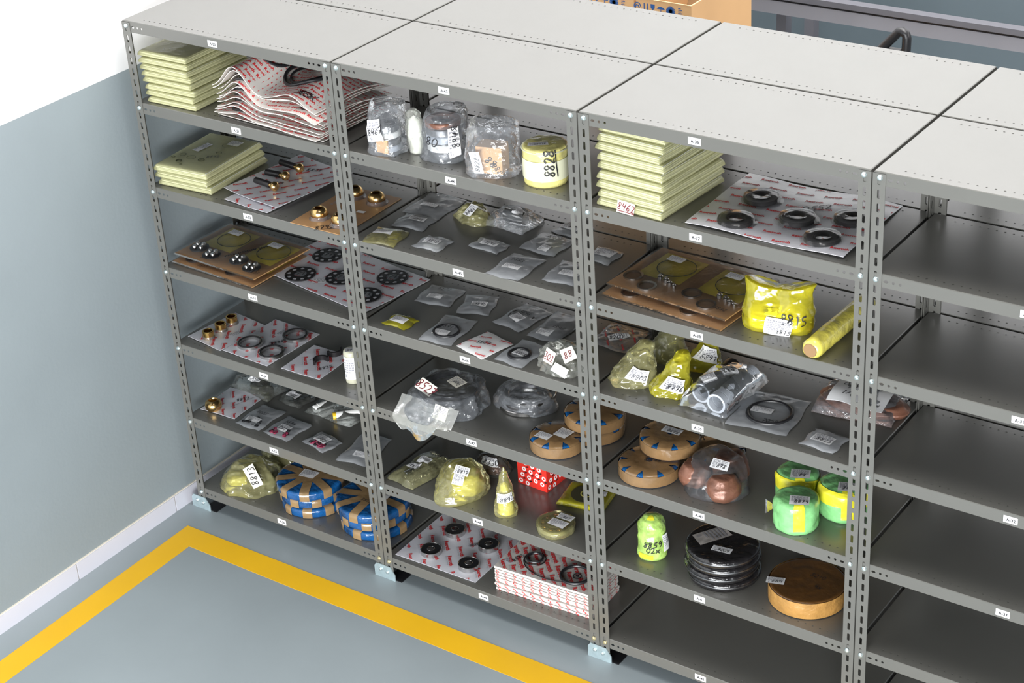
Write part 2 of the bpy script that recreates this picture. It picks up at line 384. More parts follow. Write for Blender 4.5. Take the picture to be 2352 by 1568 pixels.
for (c0, c1, d0, d1) in (((0.002,0.002),(SW-0.002,0.002),(0,0),(SW,0)), ((SW-0.002,D-0.002),(0.002,D-0.002),(SW,D),(0,D)),
                         ((SW-0.002,0.002),(SW-0.002,D-0.002),(SW,0),(SW,D)), ((0.002,D-0.002),(0.002,0.002),(0,D),(0,0))):
    quad(M, (*d0,-0.002), (*d1,-0.002), (*c1,0), (*c0,0))
for yy, sg in ((0.0, 1), (D, -1)):
    fl = (lambda u, v, Y=yy: (u, Y, v))
    cells = []
    for a, hl in ((0.046, oct8(0.0072,0.0038)), (0.068, oct8(0.0038,0.0038)), (0.088, oct8(0.0038,0.0038))):
        cells += [(a, hl), (SW-a, hl)]
    xs = [0.0]
    for a, hl in sorted(cells, key=lambda q: q[0]):
        if a-0.010 > xs[-1]+1e-6: quad(M, fl(xs[-1],-0.032), fl(a-0.010,-0.032), fl(a-0.010,-0.010), fl(xs[-1],-0.010))
        holed(M, fl, max(a-0.010, xs[-1]), a+0.010, -0.032, -0.010, hl, 0.0009, (0,sg,0)); xs.append(a+0.010)
    quad(M, fl(xs[-1],-0.032), fl(SW,-0.032), fl(SW,-0.010), fl(xs[-1],-0.010))
    quad(M, fl(0,-0.010), fl(SW,-0.010), fl(SW,-0.002), fl(0,-0.002)); quad(M, fl(0,-FL), fl(SW,-FL), fl(SW,-0.032), fl(0,-0.032))
    quad(M, (0,yy,-FL), (SW,yy,-FL), (SW,yy+sg*0.014,-FL), (0,yy+sg*0.014,-FL))
    quad(M, (0.1,yy+sg*0.0012,-0.003), (SW-0.1,yy+sg*0.0012,-0.003), (SW-0.1,yy+sg*0.0012,-FL), (0.1,yy+sg*0.0012,-FL))
for xx in (0.0, SW):
    quad(M, (xx,0,-FL), (xx,D,-FL), (xx,D,-0.002), (xx,0,-0.002))
shelf_me = M.data('shelf', paint)
# hexagon-flanged bolt head pointing to -y
M = Mesh(); Rm = Matrix.Rotation(math.radians(90), 3, 'X')
M.lathe((0,0,0), [(0.0082,0),(0.0082,0.0012),(0.0070,0.0016),(0.0068,0.0042),(0.0050,0.0058),(0.0,0.0062)], 12, Rm)
bolt_me = M.data('bolt', zinc, smooth=True); bolt_y = M.data('bolt', brassbolt, smooth=True)
# foot plate
M = Mesh(); pg = [(-0.047,0),(0.047,0),(0.047,0.028),(0.026,0.056),(-0.036,0.056),(-0.047,0.042)]
n = len(pg); vs = [(x,0,z) for x,z in pg] + [(x,0.003,z) for x,z in pg]
M.add(vs, [tuple(range(n)), tuple(range(2*n-1,n-1,-1))] + [(i, n+i, n+(i+1)%n, (i+1)%n) for i in range(n)])
foot_me = M.data('foot_plate', galv)
M = Mesh(); M.box((0.040,0.030,0.0015), 0.062, 0.056, 0.003); pad_me = M.data('floor_pad', black_rub)

def tag_plate(parent, code, lx, lz):
    """small white shelf label with its printed code, stuck on the front flange"""
    M = Mesh(); w, h = 0.041, 0.0215
    M.box((lx, -0.0006, lz), w, 0.0008, h, m=0)
    o0 = worldloc(parent)
    put_text(M, lambda a, b: (lx+a, -0.00125, lz+b), code, 0.001, -0.0005, 0.0095, 0, 1, 0.035, 2)
    ob = bpy.data.objects.new('shelf_label', M.data('shelf_label', [paper, ink])); COL.objects.link(ob); ob.parent = parent
    ob['label'] = 'white shelf label reading ' + code
CODES = {0: range(50, 57), 1: range(43, 50), 2: range(36, 43), 3: range(29, 36)}
LABX = {0: (0.415,0.470,0.470,0.440,0.440,0.440,0.430), 1: (0.440,0.440,0.440,0.440,0.440,0.440,0.440), 2: (0.385,)*7, 3: (0.445,)*7}
def unit(i, row, label):
    x0 = i*UW; y0 = 0.0 if row == 0 else UD + 0.002
    u = thing('shelving_unit', label, 'shelving unit', (x0, y0, 0), 'grey slotted shelving units')
    W = UW - 0.004
    for (x, y, r) in ((0,0,0), (W,0,90), (W,UD-0.003,180), (0,UD-0.003,270)):
        inst('post', post_me, u, (x, y, 0), (0,0,math.radians(r)))
    for k, z in enumerate(LV):
        s = inst('shelf', shelf_me, u, (0.003, 0.0022, z))
        if row == 0 and not (i == 3 and k < 1 and False): tag_plate(s, 'A-%d' % CODES[i][k], LABX[i][k], -0.0215)
        if row == 0:
            bz = z - (0.0175 if k == 0 else 0.0195)
            for x in (0.0207, W-0.0207):
                inst('bolt', bolt_y if (k == 6 and i in (0,1,2) and not (i == 0 and x < 0.1)) else bolt_me, u, (x, -0.0002, bz))
    return u
unit(0, 0, 'grey shelving unit nearest the left wall, labels A-50 to A-56')
unit(1, 0, 'grey shelving unit second from the left wall, labels A-43 to A-49')
unit(2, 0, 'grey shelving unit third from the left wall, labels A-36 to A-42')
unit(3, 0, 'empty grey shelving unit at the right edge of the front row')
unit(0, 1, 'rear shelving unit standing back to back with the unit labelled A-50')
unit(1, 1, 'rear shelving unit standing back to back with the unit labelled A-43')
unit(2, 1, 'rear shelving unit standing back to back with the unit labelled A-36')
unit(3, 1, 'rear shelving unit standing back to back with the empty right-hand unit')
for i, where in enumerate(('next to the left wall', 'between the first and second units', 'between the second and third units', 'between the third unit and the empty one')):
    fx = i*UW + (0.012 if i == 0 else -0.002)
    f = thing('foot_plate', 'galvanised foot plate with two bolts ' + where, 'foot plate', (fx, -0.0040, 0.0), 'galvanised foot plates')
    inst('plate', foot_me, f, (0, 0, 0)); inst('floor_pad', pad_me, f, (0.0, 0.004, 0.0))
    for bx in (-0.018, 0.014): inst('bolt', bolt_me, f, (bx, -0.0002, 0.033-bx*0.1))

# ------------------------------------------------------------------ builders for the stored goods
XMIN = {0: 0.012, 1: 0.942, 2: 1.872, 3: 2.80}
def rect(c, L, A, B, C, dz=0.0, depth=None):
    """rectangle on shelf L from front-left A, front-right B and a point C that fixes the depth"""
    z = LV[L] + dz; a, b = P(c, *A, z), P(c, *B, z)
    e = (b-a).normalized(); n = Vector((-e.y, e.x, 0))
    d = depth if depth else (P(c, *C, z)-b).dot(n)
    return a, b, b+n*d, a+n*d
class Surf:
    """metric surface: x along the first edge, y along the second, with a height function"""
    def __init__(s, q, hf=None, z=None):
        s.a, s.b, s.c, s.d = [Vector(p) for p in q]
        s.w = (s.b-s.a).length; s.h = (s.d-s.a).length; s.hf = hf or (lambda u, v: 0.0)
    def uv(s, u, v, off=0.0):
        p = s.a*(1-u)*(1-v) + s.b*u*(1-v) + s.c*u*v + s.d*(1-u)*v
        return p + Vector((0,0,s.hf(min(max(u,0),1), min(max(v,0),1)) + off))
    def pt(s, x, y, off=0.0): return s.uv(x/s.w, y/s.h, off)
    def fn(s, off, ox=0.0, oy=0.0, ang=0.0):
        ca, sa = math.cos(ang), math.sin(ang)
        return lambda x, y: s.pt(ox+x*ca-y*sa, oy+x*sa+y*ca, off)
    def mid(s): return s.uv(.5,.5)
class Round:
    """metric patch on a wrapped body: x runs round it, y runs up it"""
    def __init__(s, body, ang, v): s.body, s.ang, s.v = body, ang, v; s.w = s.h = 1.0
    def fn(s, off, ox=0.0, oy=0.0, ang=0.0):
        ca, sa = math.cos(ang), math.sin(ang)
        return lambda x, y: s.body.pt(s.ang, s.v, ox+x*ca-y*sa, oy+x*sa+y*ca, off)
class Tilt:
    """flat patch: centre, right and up vectors"""
    def __init__(s, c, r, u): s.c, s.r, s.u = Vector(c), Vector(r).normalized(), Vector(u).normalized(); s.n = s.r.cross(s.u)
    def fn(s, off, ox=0.0, oy=0.0, ang=0.0):
        ca, sa = math.cos(ang), math.sin(ang)
        return lambda x, y: s.c + s.r*(ox+x*ca-y*sa) + s.u*(oy+x*sa+y*ca) + s.n*off
    def pt(s, x, y, off=0): return s.c + s.r*x + s.u*y + s.n*off

def label(root, surf, x, y, w, h, ang=0.0, num=None, off=0.0016, pm=None, lines=True, nh=None, nink=None, seed=0, name='paper_label', nang=0.0, under=False, nx=None, ny=None):
    fn = surf.fn(off, x, y, ang); fn2 = surf.fn(off+0.0007, x, y, ang); rnd = random.Random(seed*13+int(w*9000)+int(x*7000))
    M = Mesh(); n = 6
    j = [rnd.uniform(-.04,.04) for _ in range(4)]
    def g(u, v):
        return fn((u-.5)*w*(1+j[0]*(v-.5)*2), (v-.5)*h*(1+j[1]*(u-.5)*2))
    M.grid(n, n, g, 0); M.grid(n, n, lambda u, v: g(u, v)-Vector((0,0,0.0003)), 0, True)
    if lines:
        k = max(2, min(6, int(h/0.006)))
        for q in range(k):
            yy = h*(.36-.62*q/k); xx = -w*.42
            lim = w*(.42 if q < k-1 else .1)
            while xx < lim:
                L = rnd.uniform(.003,.009)
                M.stroke(fn2, [(xx,yy),(min(xx+L,lim),yy)], h*.055, 1); xx += L+rnd.uniform(.0012,.003)
        for q in range(int(w*.3/.0022)):
            if rnd.random() < .6: M.stroke(fn2, [(-w*.4+q*.0022,-h*.42),(-w*.4+q*.0022,-h*.26)], .0013, 1)
    if num:
        nh = nh or h*.42
        write(M, fn2, num, nx if nx is not None else w*.08, ny if ny is not None else -h*.14, nh, nang, 2, seed=seed, underline=under)
    return M.build(name, [pm or paper, inkg, nink or ink], root)
def scrawl(root, surf, x, y, h, num, ang=0.0, off=0.0022, m=None, under=False, w=None, name='marker_writing'):
    M = Mesh(); write(M, surf.fn(off, x, y, ang), num, 0, 0, h, 0, 0, underline=under, w=w); return M.build(name, m or ink, root)

def wave(amp, fx, fy, ph, seed=0, edge=0.0):
    def f(u, v):
        return amp*(0.6*math.sin(fx*u*6.28+ph)+0.4*math.sin(fy*v*6.28+ph*1.7)+0.5*noise.noise(Vector((u*3,v*3,seed*3.1)))) + amp + edge*((2*u-1)**2)*((2*v-1)**2)
    return f
def sheet(root, surf, m=None, th=0.0012, n=24, name='skin_board', jag=0.0, parent=None):
    M = Mesh(); M.grid(n, n, lambda u, v: surf.uv(u, v, th)); M.grid(n, n, lambda u, v: surf.uv(u, v, 0), 0, True)
    for k in range(n):
        a, b = k/n, (k+1)/n
        for (u0,v0,u1,v1) in ((a,0,b,0),(1,a,1,b),(b,1,a,1),(0,b,0,a)):
            quad(M, surf.uv(u0,v0,0), surf.uv(u1,v1,0), surf.uv(u1,v1,th), surf.uv(u0,v0,th))
    return M.build(name, m or board_w, root, 'all')
def brand_print(root, surf, ang=0.0, wd=0.050, px=0.074, py=0.040, off=0.0018, sub=True, red=None, seed=1, res=2, skip=0.0, keep=None, word='Rexroth', part=True):
    """repeated red brand word with a small grey line under it, over the whole board"""
    rnd = random.Random(seed); M = Mesh(); vs, fs, w = glyphs(word, 0.042, res); k = wd/w
    ca, sa = math.cos(ang), math.sin(ang); R = math.hypot(surf.w, surf.h); ny = int(R/py)+2; nx = int(R/px)+2
    gs, gf, gw = glyphs('Bosch Group', 0.0, 1); kg = wd*.92/gw
    for j in range(-ny, ny):
        for i in range(-nx, nx):
            x0 = (i+(0.5 if j % 2 else 0))*px; y0 = j*py
            cx, cy = surf.w/2+x0*ca-y0*sa, surf.h/2+x0*sa+y0*ca
            if keep and not keep(cx, cy): continue
            for (gv, gfs, kk, dy, mi) in (((vs, fs, k, 0, 0), (gs, gf, kg, -.0085, 1)) if sub else ((vs, fs, k, 0, 0),)):
                pts = []
                for a, b in gv:
                    a = a*kk; b = b*kk+dy; pts.append((cx+a*ca-b*sa, cy+a*sa+b*ca))
                ins = [0.002 < p[0] < surf.w-.002 and 0.002 < p[1] < surf.h-.002 for p in pts]
                ff = [f for f in gfs if all(ins[q] for q in f)]
                if not ff: continue
                used = sorted({q for f in ff for q in f}); mp = {q: n for n, q in enumerate(used)}
                M.add([surf.pt(*pts[q], off) for q in used], [tuple(mp[q] for q in f) for f in ff], mi)
    o = M.build('brand_print', [red or red_p, grey_p], root); o['kind'] = 'stuff'
    return o

def crease(p, seed, f=9.0):
    v = Vector(p)*f + Vector((seed*7.3, seed*1.9, seed*4.1))
    return 1-2*abs(noise.noise(v)) - 0.5 + 0.5*(1-2*abs(noise.noise(v*2.3))) + 0.14*(1-2*abs(noise.noise(v*4.9)))
def bag(name, lab, cat, c, L, A, B, C, h, m, group=None, dz=0.0, depth=None, seed=1, pw=0.5, cr=0.004, D=None, n=26, bow=0.0, lift=0.0):
    """flat sealed bag lying on a shelf: sealed edges, pillowed middle, creases"""
    q = rect(c, L, A, B, C, dz, depth); base = Surf(q)
    r = thing(name, lab, cat, (q[0]+q[2])/2, group)
    def hf(u, v):
        e = max(0.0, math.sin(math.pi*u)*math.sin(math.pi*v))**pw
        x, y = u*base.w, v*base.h
        return 0.0012 + h*e + cr*max(-.4, crease((x,y,0), seed, 14))*min(1.0, e*2.5+.25) + 0.0012 + lift*(abs(2*v-1)**3)*(.5+.5*math.sin(u*5+seed))
    s = Surf(q, hf); wob = random.Random(seed)
    ph = [wob.uniform(0,6.28) for _ in range(4)]
    def edge(u, v, off):
        p = s.uv(u, v, off); k = .0035
        return p + Vector((k*math.sin(v*9+ph[0])*abs(2*u-1), k*math.sin(u*8+ph[1])*abs(2*v-1), 0))
    M = Mesh(); M.grid(n, n, lambda u, v: edge(u, v, 0))
    lo = Surf(q)
    M.grid(n, n, lambda u, v: edge(u, v, 0) if u in (0,1) or v in (0,1) else lo.uv(u, v, .0006), 0, True)
    M.build('bag_film', m, r, 'all')
    s.root = r; s.base = base
    return r, s
def zipline(r, s, v=0.92, m=None):
    M = Mesh(); f = lambda x, y: s.uv(x, y, .0014)
    for k in (0, .022): M.stroke(f, [(t/12, v+k) for t in range(13)], .010, 0)
    M.build('zip_strip', m or clear_zip, r)
def o_ring(r, s, u, v, R, t, m=None, squash=1.0, name='o_ring', ox=0, n=40):
    c = s.base.uv(u, v, .0016) if hasattr(s, 'base') else s.uv(u, v, .0016)
    M = Mesh(); M.torus(lambda x, y: c+Vector((x, y*squash, 0)), R, t, n, 8); return M.build(name, m or black_rub, r, True)

class Wrap:
    """body of revolution-like wrap: profile of (radius, height), stretched, turned, creased"""
    def __init__(s, c, prof, sx=1.0, sy=1.0, rot=0.0, sq=2.0, cr=0.003, f=14, seed=1, lean=(0,0), n=48, m=40, bulge=None, ear=0.0):
        s.ear = ear
        s.c, s.sx, s.sy, s.rot, s.sq, s.cr, s.f, s.seed, s.lean = Vector(c), sx, sy, rot, sq, cr, f, seed, lean
        L = [0.0]
        for i in range(1, len(prof)): L.append(L[-1]+math.hypot(prof[i][0]-prof[i-1][0], prof[i][1]-prof[i-1][1]))
        s.prof, s.L, s.n, s.m, s.bulge = prof, L, n, m, bulge
        s.H = max(z for r, z in prof)
    def rz(s, v):
        t = v*s.L[-1]
        for i in range(1, len(s.L)):
            if t <= s.L[i]+1e-9:
                k = (t-s.L[i-1])/max(1e-9, s.L[i]-s.L[i-1]); a, b = s.prof[i-1], s.prof[i]
                return a[0]+(b[0]-a[0])*k, a[1]+(b[1]-a[1])*k
        return s.prof[-1]
    def at(s, ang, v, off=0.0):
        r, z = s.rz(v); ca, sa = math.cos(ang-s.rot), math.sin(ang-s.rot)
        k = (abs(ca)**s.sq + abs(sa)**s.sq)**(-1/s.sq) if s.sq != 2 else 1.0
        if s.bulge: r *= s.bulge(ang, z/s.H)
        x, y = r*k*ca*s.sx, r*k*sa*s.sy; cr_, sr_ = math.cos(s.rot), math.sin(s.rot)
        p = Vector((x*cr_-y*sr_, x*sr_+y*cr_, z))
        d = s.cr*crease(p, s.seed, s.f)*min(1.0, r/0.02)
        nv = Vector((math.cos(ang), math.sin(ang), 0.5 if v > .6 else 0.0)).normalized()
        p = p + nv*(d+off) if v < .999 else p+Vector((0,0,off))
        p.z = max(p.z, 0.0004); t = z/s.H
        if s.ear: p.z += s.ear*abs(ca)**3*max(0, t-.4)
        return s.c + p + Vector((s.lean[0]*t*t, s.lean[1]*t*t, 0))
    def mesh(s, m=0):
        M = Mesh(); vs = [s.at(2*math.pi*k/s.n, j/s.m) for j in range(s.m+1) for k in range(s.n)]; fs = []
        for j in range(s.m):
            for k in range(s.n):
                k2 = (k+1) % s.n; fs.append((j*s.n+k, j*s.n+k2, (j+1)*s.n+k2, (j+1)*s.n+k))
        fs.append(tuple(range(s.n-1,-1,-1))); fs.append(tuple(s.m*s.n+k for k in range(s.n)))
        M.add(vs, fs, m); return M
    def pt(s, ang, v, x, y, off):
        """offset from (ang,v): x metres round, y metres up along the profile (over the top the patch lies in plan)"""
        r, z = s.rz(v); t = v*s.L[-1]
        if z > s.H*.93 and r < s.prof[0][0]*.9 or r < 0.02:         # on the top face: plain plan offsets
            b = s.at(ang, v); e = Vector((-math.sin(ang), math.cos(ang), 0)); o = Vector((-math.cos(ang), -math.sin(ang), 0))
            q = b + e*x + o*y
            return Vector((q.x, q.y, s.c.z + s.H + off + s.cr*.6))
        return s.at(ang + x/max(r*s.sx, .015), min(.999, max(0, (t+y)/s.L[-1])), off + .0006)
def stuck(b, ang, v, lift=.004):
    c = b.at(ang, v, lift); r = Vector((-math.sin(ang), math.cos(ang), 0)); u = (b.at(ang, min(.98, v+.12)) - b.at(ang, v-.12)).normalized()
    return Tilt(c, r, (u - r*u.dot(r)).normalized())
CAMANG = math.atan2(-(FWD.y), -(FWD.x))       # bearing from the goods towards the photographer
def cbase(c, L, x, y, dz=0.0): return P(c, x, y, LV[L]+dz)

def bearing(root, p, ro, ri, h, name='bearing'):
    """sealed ball bearing: steel outer and inner rings with a black seal between"""
    M = Mesh(); M.ring(p, ro, ro*.90, h, 40, bev=.001, m=0); M.ring(p, ri*1.16, ri, h, 32, bev=.001, m=0)
    M.ring(p+Vector((0,0,.001)), ro*.90, ri*1.16, h-.0022, 40, m=1); return M.build(name, [steel, black_rub], root, True)
def strip_over(body_r, c, ang, w, h, r0, m, root, seed=0, name='tape_strip'):
    """one length of tape from near the middle of a round parcel over the rim and down its side"""
    M = Mesh(); d = Vector((math.cos(ang), math.sin(ang), 0)); e = Vector((-math.sin(ang), math.cos(ang), 0)); c = Vector(c)
    path = [(r0, h+.0022), (body_r*.5, h+.0024), (body_r*.93, h+.0018)]
    N = 5; rows = []
    for (rr, z) in path:
        rows.append([c + d*math.sqrt(max(0, rr*rr-((k/N-.5)*w)**2)) + e*((k/N-.5)*w) + Vector((0,0,z)) for k in range(N+1)])
    for (rr, z) in ((body_r+.0022, h*.90), (body_r+.0026, h*.5), (body_r+.002, .002)):
        rows.append([c + Vector((math.cos(ang+(k/N-.5)*w/body_r)*rr, math.sin(ang+(k/N-.5)*w/body_r)*rr, z)) for k in range(N+1)])
    vs = [v for row in rows for v in row]; fs = []
    for j in range(len(rows)-1):
        for k in range(N): a = j*(N+1)+k; fs.append((a, a+N+1, a+N+2, a+1))
    M.add(vs, fs); return M.build(name, m, root, 'all')
def disc_prof(R, h, b=0.006): return [(R*.97,0),(R,b),(R,h-b),(R-b*.7,h-b*.3),(R-b*1.6,h),(R*.5,h+.0004),(0.001,h+.0006)]
def taped_disc(lab, c, R, h, n, w, seed, full=False, group=None, r0=.012):
    tm = tan_tape if full else brown_tape
    r = thing('taped_disc', lab, 'wrapped part', c, group)
    b = Wrap(c, disc_prof(R, h), cr=.0014, f=22, seed=seed, n=48, m=26); b.mesh().build('plastic_wrap', blue_wrap, r, 'all')
    for k in range(n): strip_over(R, c, 2*math.pi*k/n+seed, w, h, r0, tm, r)
    if full:                                       # brown band round the rim
        M = Mesh(); M.lathe(c, [(R+.0028,.003),(R+.0034,h*.5),(R+.0028,h-.004)], 48, cap=False); M.build('tape_band', tm, r, 'all')
    return r, b
def packet(lab, q, th, seed, group, film_m=None, ang=0.0):
    """flat board set sealed in yellow film"""
    rnd = random.Random(seed); q = [Vector(p) for p in q]; cen = (q[0]+q[2])/2
    R = Matrix.Rotation(ang, 3, 'Z'); sh = Vector((rnd.uniform(-.004,.004), rnd.uniform(-.004,.004), 0))
    q = [cen + R@(p-cen) + sh for p in q]; s = Surf(q); r = thing('film_packet', lab, 'packet', cen, group)
    M = Mesh(); in_ = .008; k = 4; t = (th-.004)/k
    ex = (q[1]-q[0]).normalized(); ey = (q[3]-q[0]).normalized(); Rb = Matrix((ex, ey, Vector((0,0,1)))).transposed()
    for i in range(k):
        M.box(s.mid()+Vector((rnd.uniform(-.002,.002), rnd.uniform(-.002,.002), .0016+t*(i+.5))), s.w-2*in_, s.h-2*in_, t*.62, Rb, m=i % 2)
    M.build('board', [pale_board, grey_board], r)
    ph = rnd.uniform(0,6)
    def up(u, v):
        e = min(u, 1-u)*s.w; f = min(v, 1-v)*s.h; d = min(e, f)
        z = th*(.22+.78*min(1, d/.009)**.5)
        wv = .0016*math.sin(u*7+ph)+.0012*math.sin(v*9+ph*2)
        return s.uv(u, v, z*.985 + wv*min(1,d/.03)*.35 - (.0007 if d > .009 else 0))
    def dn(u, v):
        d = min(min(u,1-u)*s.w, min(v,1-v)*s.h)
        return up(u, v) if d <= 1e-6 else s.uv(u, v, th*.22*(1-min(1, d/.008)**.5)+.0004)
    g = lambda t: .5-.5*math.copysign(abs(math.cos(math.pi*t))**.55, math.cos(math.pi*t))
    M = Mesh(); n = 16; M.grid(n, n, lambda u, v: up(g(u), g(v))); M.grid(n, n, lambda u, v: dn(g(u), g(v)), 0, True)
    M.build('packet_film', film_m or yel_pack, r, 'all')
    return r, Surf(q, lambda u, v: th)

# ================================================================== goods on unit A-50 .. A-56
V = Vector
# --- A-51: tall stack of yellow film packets
q = rect('c1', 1, (245,803), (655,893), None, 0.0, 0.32)
q = [p+V((0.004,0.004,0)) for p in q]
z = 0.0
for k in range(8):
    th = 0.0232; qq = [p+V((-.0035*k, .001*k, z+.0006)) for p in q]
    lab = ['lowest', 'second lowest', 'third lowest', 'fourth from the shelf', 'fifth from the shelf', 'third from the top', 'second from the top', 'topmost'][k]
    r, s = packet('yellow film packet in the tall stack by the wall, ' + lab, qq, th, 10+k, 'packets in the tall stack by the wall', ang=[.01,-.02,.03,-.015,.02,-.03,.015,.0][k])
    if k == 7:
        M = Mesh()
        for R0 in (.055, .050): 
            pts = [s.fn(.0010, .125, .20)(R0*math.cos(a/20*5.4-1.0), R0*math.sin(a/20*5.4-1.0)) for a in range(21)]
            M.tube(pts, .0016, 6)
        M.build('gasket_ring', gasket, r)
    z += th
# --- A-51: heap of wavy printed boards with black rings
names = ['lowest', 'second lowest', 'third lowest', 'fourth from the shelf', 'fifth from the shelf', 'sixth from the shelf', 'fifth from the top', 'fourth from the top', 'third from the top', 'second from the top', 'topmost']
rw = random.Random(21); gaps = []
for k in range(11):
    gaps.append((rw.uniform(.002,.015) if k else 0, rw.uniform(.14,.34), rw.uniform(.10,.17), rw.uniform(.0,.014) if k else 0, rw.uniform(.55,.85), rw.uniform(.10,.18), rw.uniform(.0,.008), rw.uniform(0,6)))
def heap(k):
    def f(u, v):
        h = .0006
        for (a, ua, sa, b_, ub, sb, c_, ph) in gaps[:k+1]:
            h += .0066 + (a*math.exp(-((u-ua)/sa)**2) + b_*math.exp(-((u-ub)/sb)**2) + .004*(1+math.sin(v*4+ph)) )*(.55+.75*(1-v)) + c_*(1-u)*v
        return h - .0046
    return f
for k in range(11):
    rr = random.Random(k*3+1); off = V((rr.uniform(-.012,.008), rr.uniform(-.014,.012)+.0012*k, 0))
    a = V((0.366,0.036,LV[1]))+off; e = V((0.99,rr.uniform(-.13,-.03),0)).normalized(); n = V((-e.y,e.x,0)); w = .490; d = .335
    if (a+e*w).x > 0.890: a.x -= (a+e*w).x-0.890
    q = [a, a+e*w, a+e*w+n*d, a+n*d]; hf = heap(k); s = Surf(q, hf)
    r = thing('skin_pack', 'wavy printed skin-pack board with black rings in the heap, ' + names[k], 'skin pack', (q[0]+q[2])/2, 'printed boards heaped on the top shelf')
    sheet(r, s, board_cream, .0024, 30)
    brand_print(r, s, math.radians(6), .050, .058, .0215, sub=(k == 10), red=None, seed=k, off=.0026, res=1, keep=(None if k == 10 else (lambda x, y: y < .10 or x > .42)))
    for (u, v, R0, t) in (((.62,.55,.095,.0055),(.62,.55,.075,.004),(.25,.55,.07,.004)) if k == 10 else ((.20,.24,.060,.0042),(.19,.26,.046,.0034),(.80,.3,.05,.0035))):
        M = Mesh(); fn = s.fn(.0016, u*w, v*d); M.torus(fn, R0, t, 44, 8); M.build('o_ring', black_rub, r, True)
    M = Mesh(); f2 = s.fn(.0032, .40, .045, .3)
    rnd = random.Random(k)
    for j in range(3): M.stroke(f2, [(.035*math.cos(a*.9+j)*(1-.03*a)+.01*j, .016*math.sin(a*1.3+j)) for a in range(18)], .0016)
    M.build('marker_writing', ink, r)
# --- A-52: three film packets
q = rect('c2', 2, (125,545), (575,642), None, 0.0, 0.325); q = [p+V((0,.006,0)) for p in q]
for k in range(3):
    qq = [p+V((-.002*k,-.004*k,.0006+.0285*k)) for p in q]
    r, s = packet(['bottom', 'middle', 'top'][k] + ' yellow film packet of the low pile of three beside the wall', qq, .0285, 30+k, 'packets in the low pile', ang=[.0,-.02,.01][k])
    if k == 2:
        for (x, y, R0, t) in ((.05,.11,.012,.0018),(.095,.10,.016,.0015),(.075,.055,.010,.004),(.145,.095,.011,.003),(.10,.035,.004,.002),(.165,.17,.010,.002),(.03,.08,.006,.002),(.15,.24,.02,.0012)):
            M = Mesh(); M.torus(s.fn(.0002, x, y), R0, t*.45, 28, 6); M.build('gasket_ring', gasket, r)
        label(r, s, .075, .19, .030, .075, -.15, None, .0012, seed=3); label(r, s, .165, .265, .05, .04, 0, None, .001, seed=4, pm=pale_board)
        scrawl(r, s, .165, .135, .017, '8842', .55, .0016)
# --- A-52: boards with pistons
q = rect('c2', 2, (690,670), (1060,790), None, .0004, .30); s = Surf(q, wave(.002, 1, .7, 1.0, 2))
r = thing('skin_pack', 'white printed board lying under the board with three pistons', 'skin pack', (q[0]+q[2])/2)
sheet(r, s); brand_print(r, s, math.radians(-50), .06, .10, .045)
q = rect('c2', 2, (690,578), (1140,752), (1630,400), .009); hfp = wave(.006, .8, .6, 2.4, 5); s = Surf(q, hfp)
r = thing('skin_pack', 'white printed board with three black pistons with gold ball ends', 'skin pack', (q[0]+q[2])/2)
sheet(r, s); brand_print(r, s, math.radians(62), .050, .076, .046, seed=3)
for (x0, y0, x1, y1) in ((960,505,1130,562),(1050,437,1215,470),(1175,350,1345,405)):
    a = P('c2', x0, y0, LV[2]+.028); b = P('c2', x1, y1, LV[2]+.028); d = (b-a).normalized()
    zz = hfp(.5,.5)*0+LV[2]+.009+.0012+.010+.0115; a.z = b.z = zz
    Rm = d.to_track_quat('Z','Y').to_matrix(); M = Mesh(); L = (b-a).length
    M.lathe(a, [(0,0),(.010,0),(.0115,.0015),(.0115,L*.72),(.0105,L*.74)], 22, Rm)
    pist = M.build('piston', black_st, r, True)
    M = Mesh(); M.lathe(a+d*(L*.74), [(.008,0),(.0085,.004),(.0075,.008),(.012,.012),(.0165,.018),(.0175,.025),(.0155,.031),(.010,.035),(.004,.0345),(0,.033)], 22, Rm)
    M.build('ball_end', bronze, pist, True)
scrawl(r, s, s.w*.50, s.h*.83, .020, '8829', .45, .0022); scrawl(r, s, s.w*.40, s.h*.42, .016, '8829', .45, .0022)
# --- A-52: brown board with bronze ball joints
q = rect('c2', 2, (1258,868), (1700,978), (2170,650), .0004); s = Surf(q, wave(.001, .6, .5, .3, 4))
r = thing('skin_pack', 'brown board with bronze ball joints and the number 8795', 'skin pack', (q[0]+q[2])/2)
sheet(r, s, kraft, .002)
for (x, y) in ((1510,820),(1690,875),(2000,690),(1815,640)):
    c = P('c2', x, y, LV[2]+.004); M = Mesh()
    M.lathe(c, [(.024,0),(.0285,.007),(.0305,.017),(.028,.028),(.0215,.036),(.016,.038),(.0135,.036),(.0125,.008)], 32, cap=False); j = M.build('ball_joint', bronze, r, True)
    M = Mesh(); M.lathe(c, [(.042,-.0012),(.0325,.002),(.0312,.012)], 32, cap=False); M.build('skin_film', clear, j, 'all')
label(r, s, s.w*.22, s.h*.60, .042, .055, -.1, None, seed=5)
pw_ = P('c2', 1545, 905, LV[2]+.003)-q[0]; ex_ = (q[1]-q[0]).normalized(); scrawl(r, s, pw_.dot(ex_), pw_.dot(V((-ex_.y,ex_.x,0))), .024, '8795', .75, .0032, under=True)
M = Mesh(); f = s.fn(.003, s.w*.76, s.h*.52); M.grid(3, 3, lambda u, v: f((u-.5)*.035, (v-.5)*.016)+V((0,0,.003*u))); M.build('paper_scrap', paper, r)
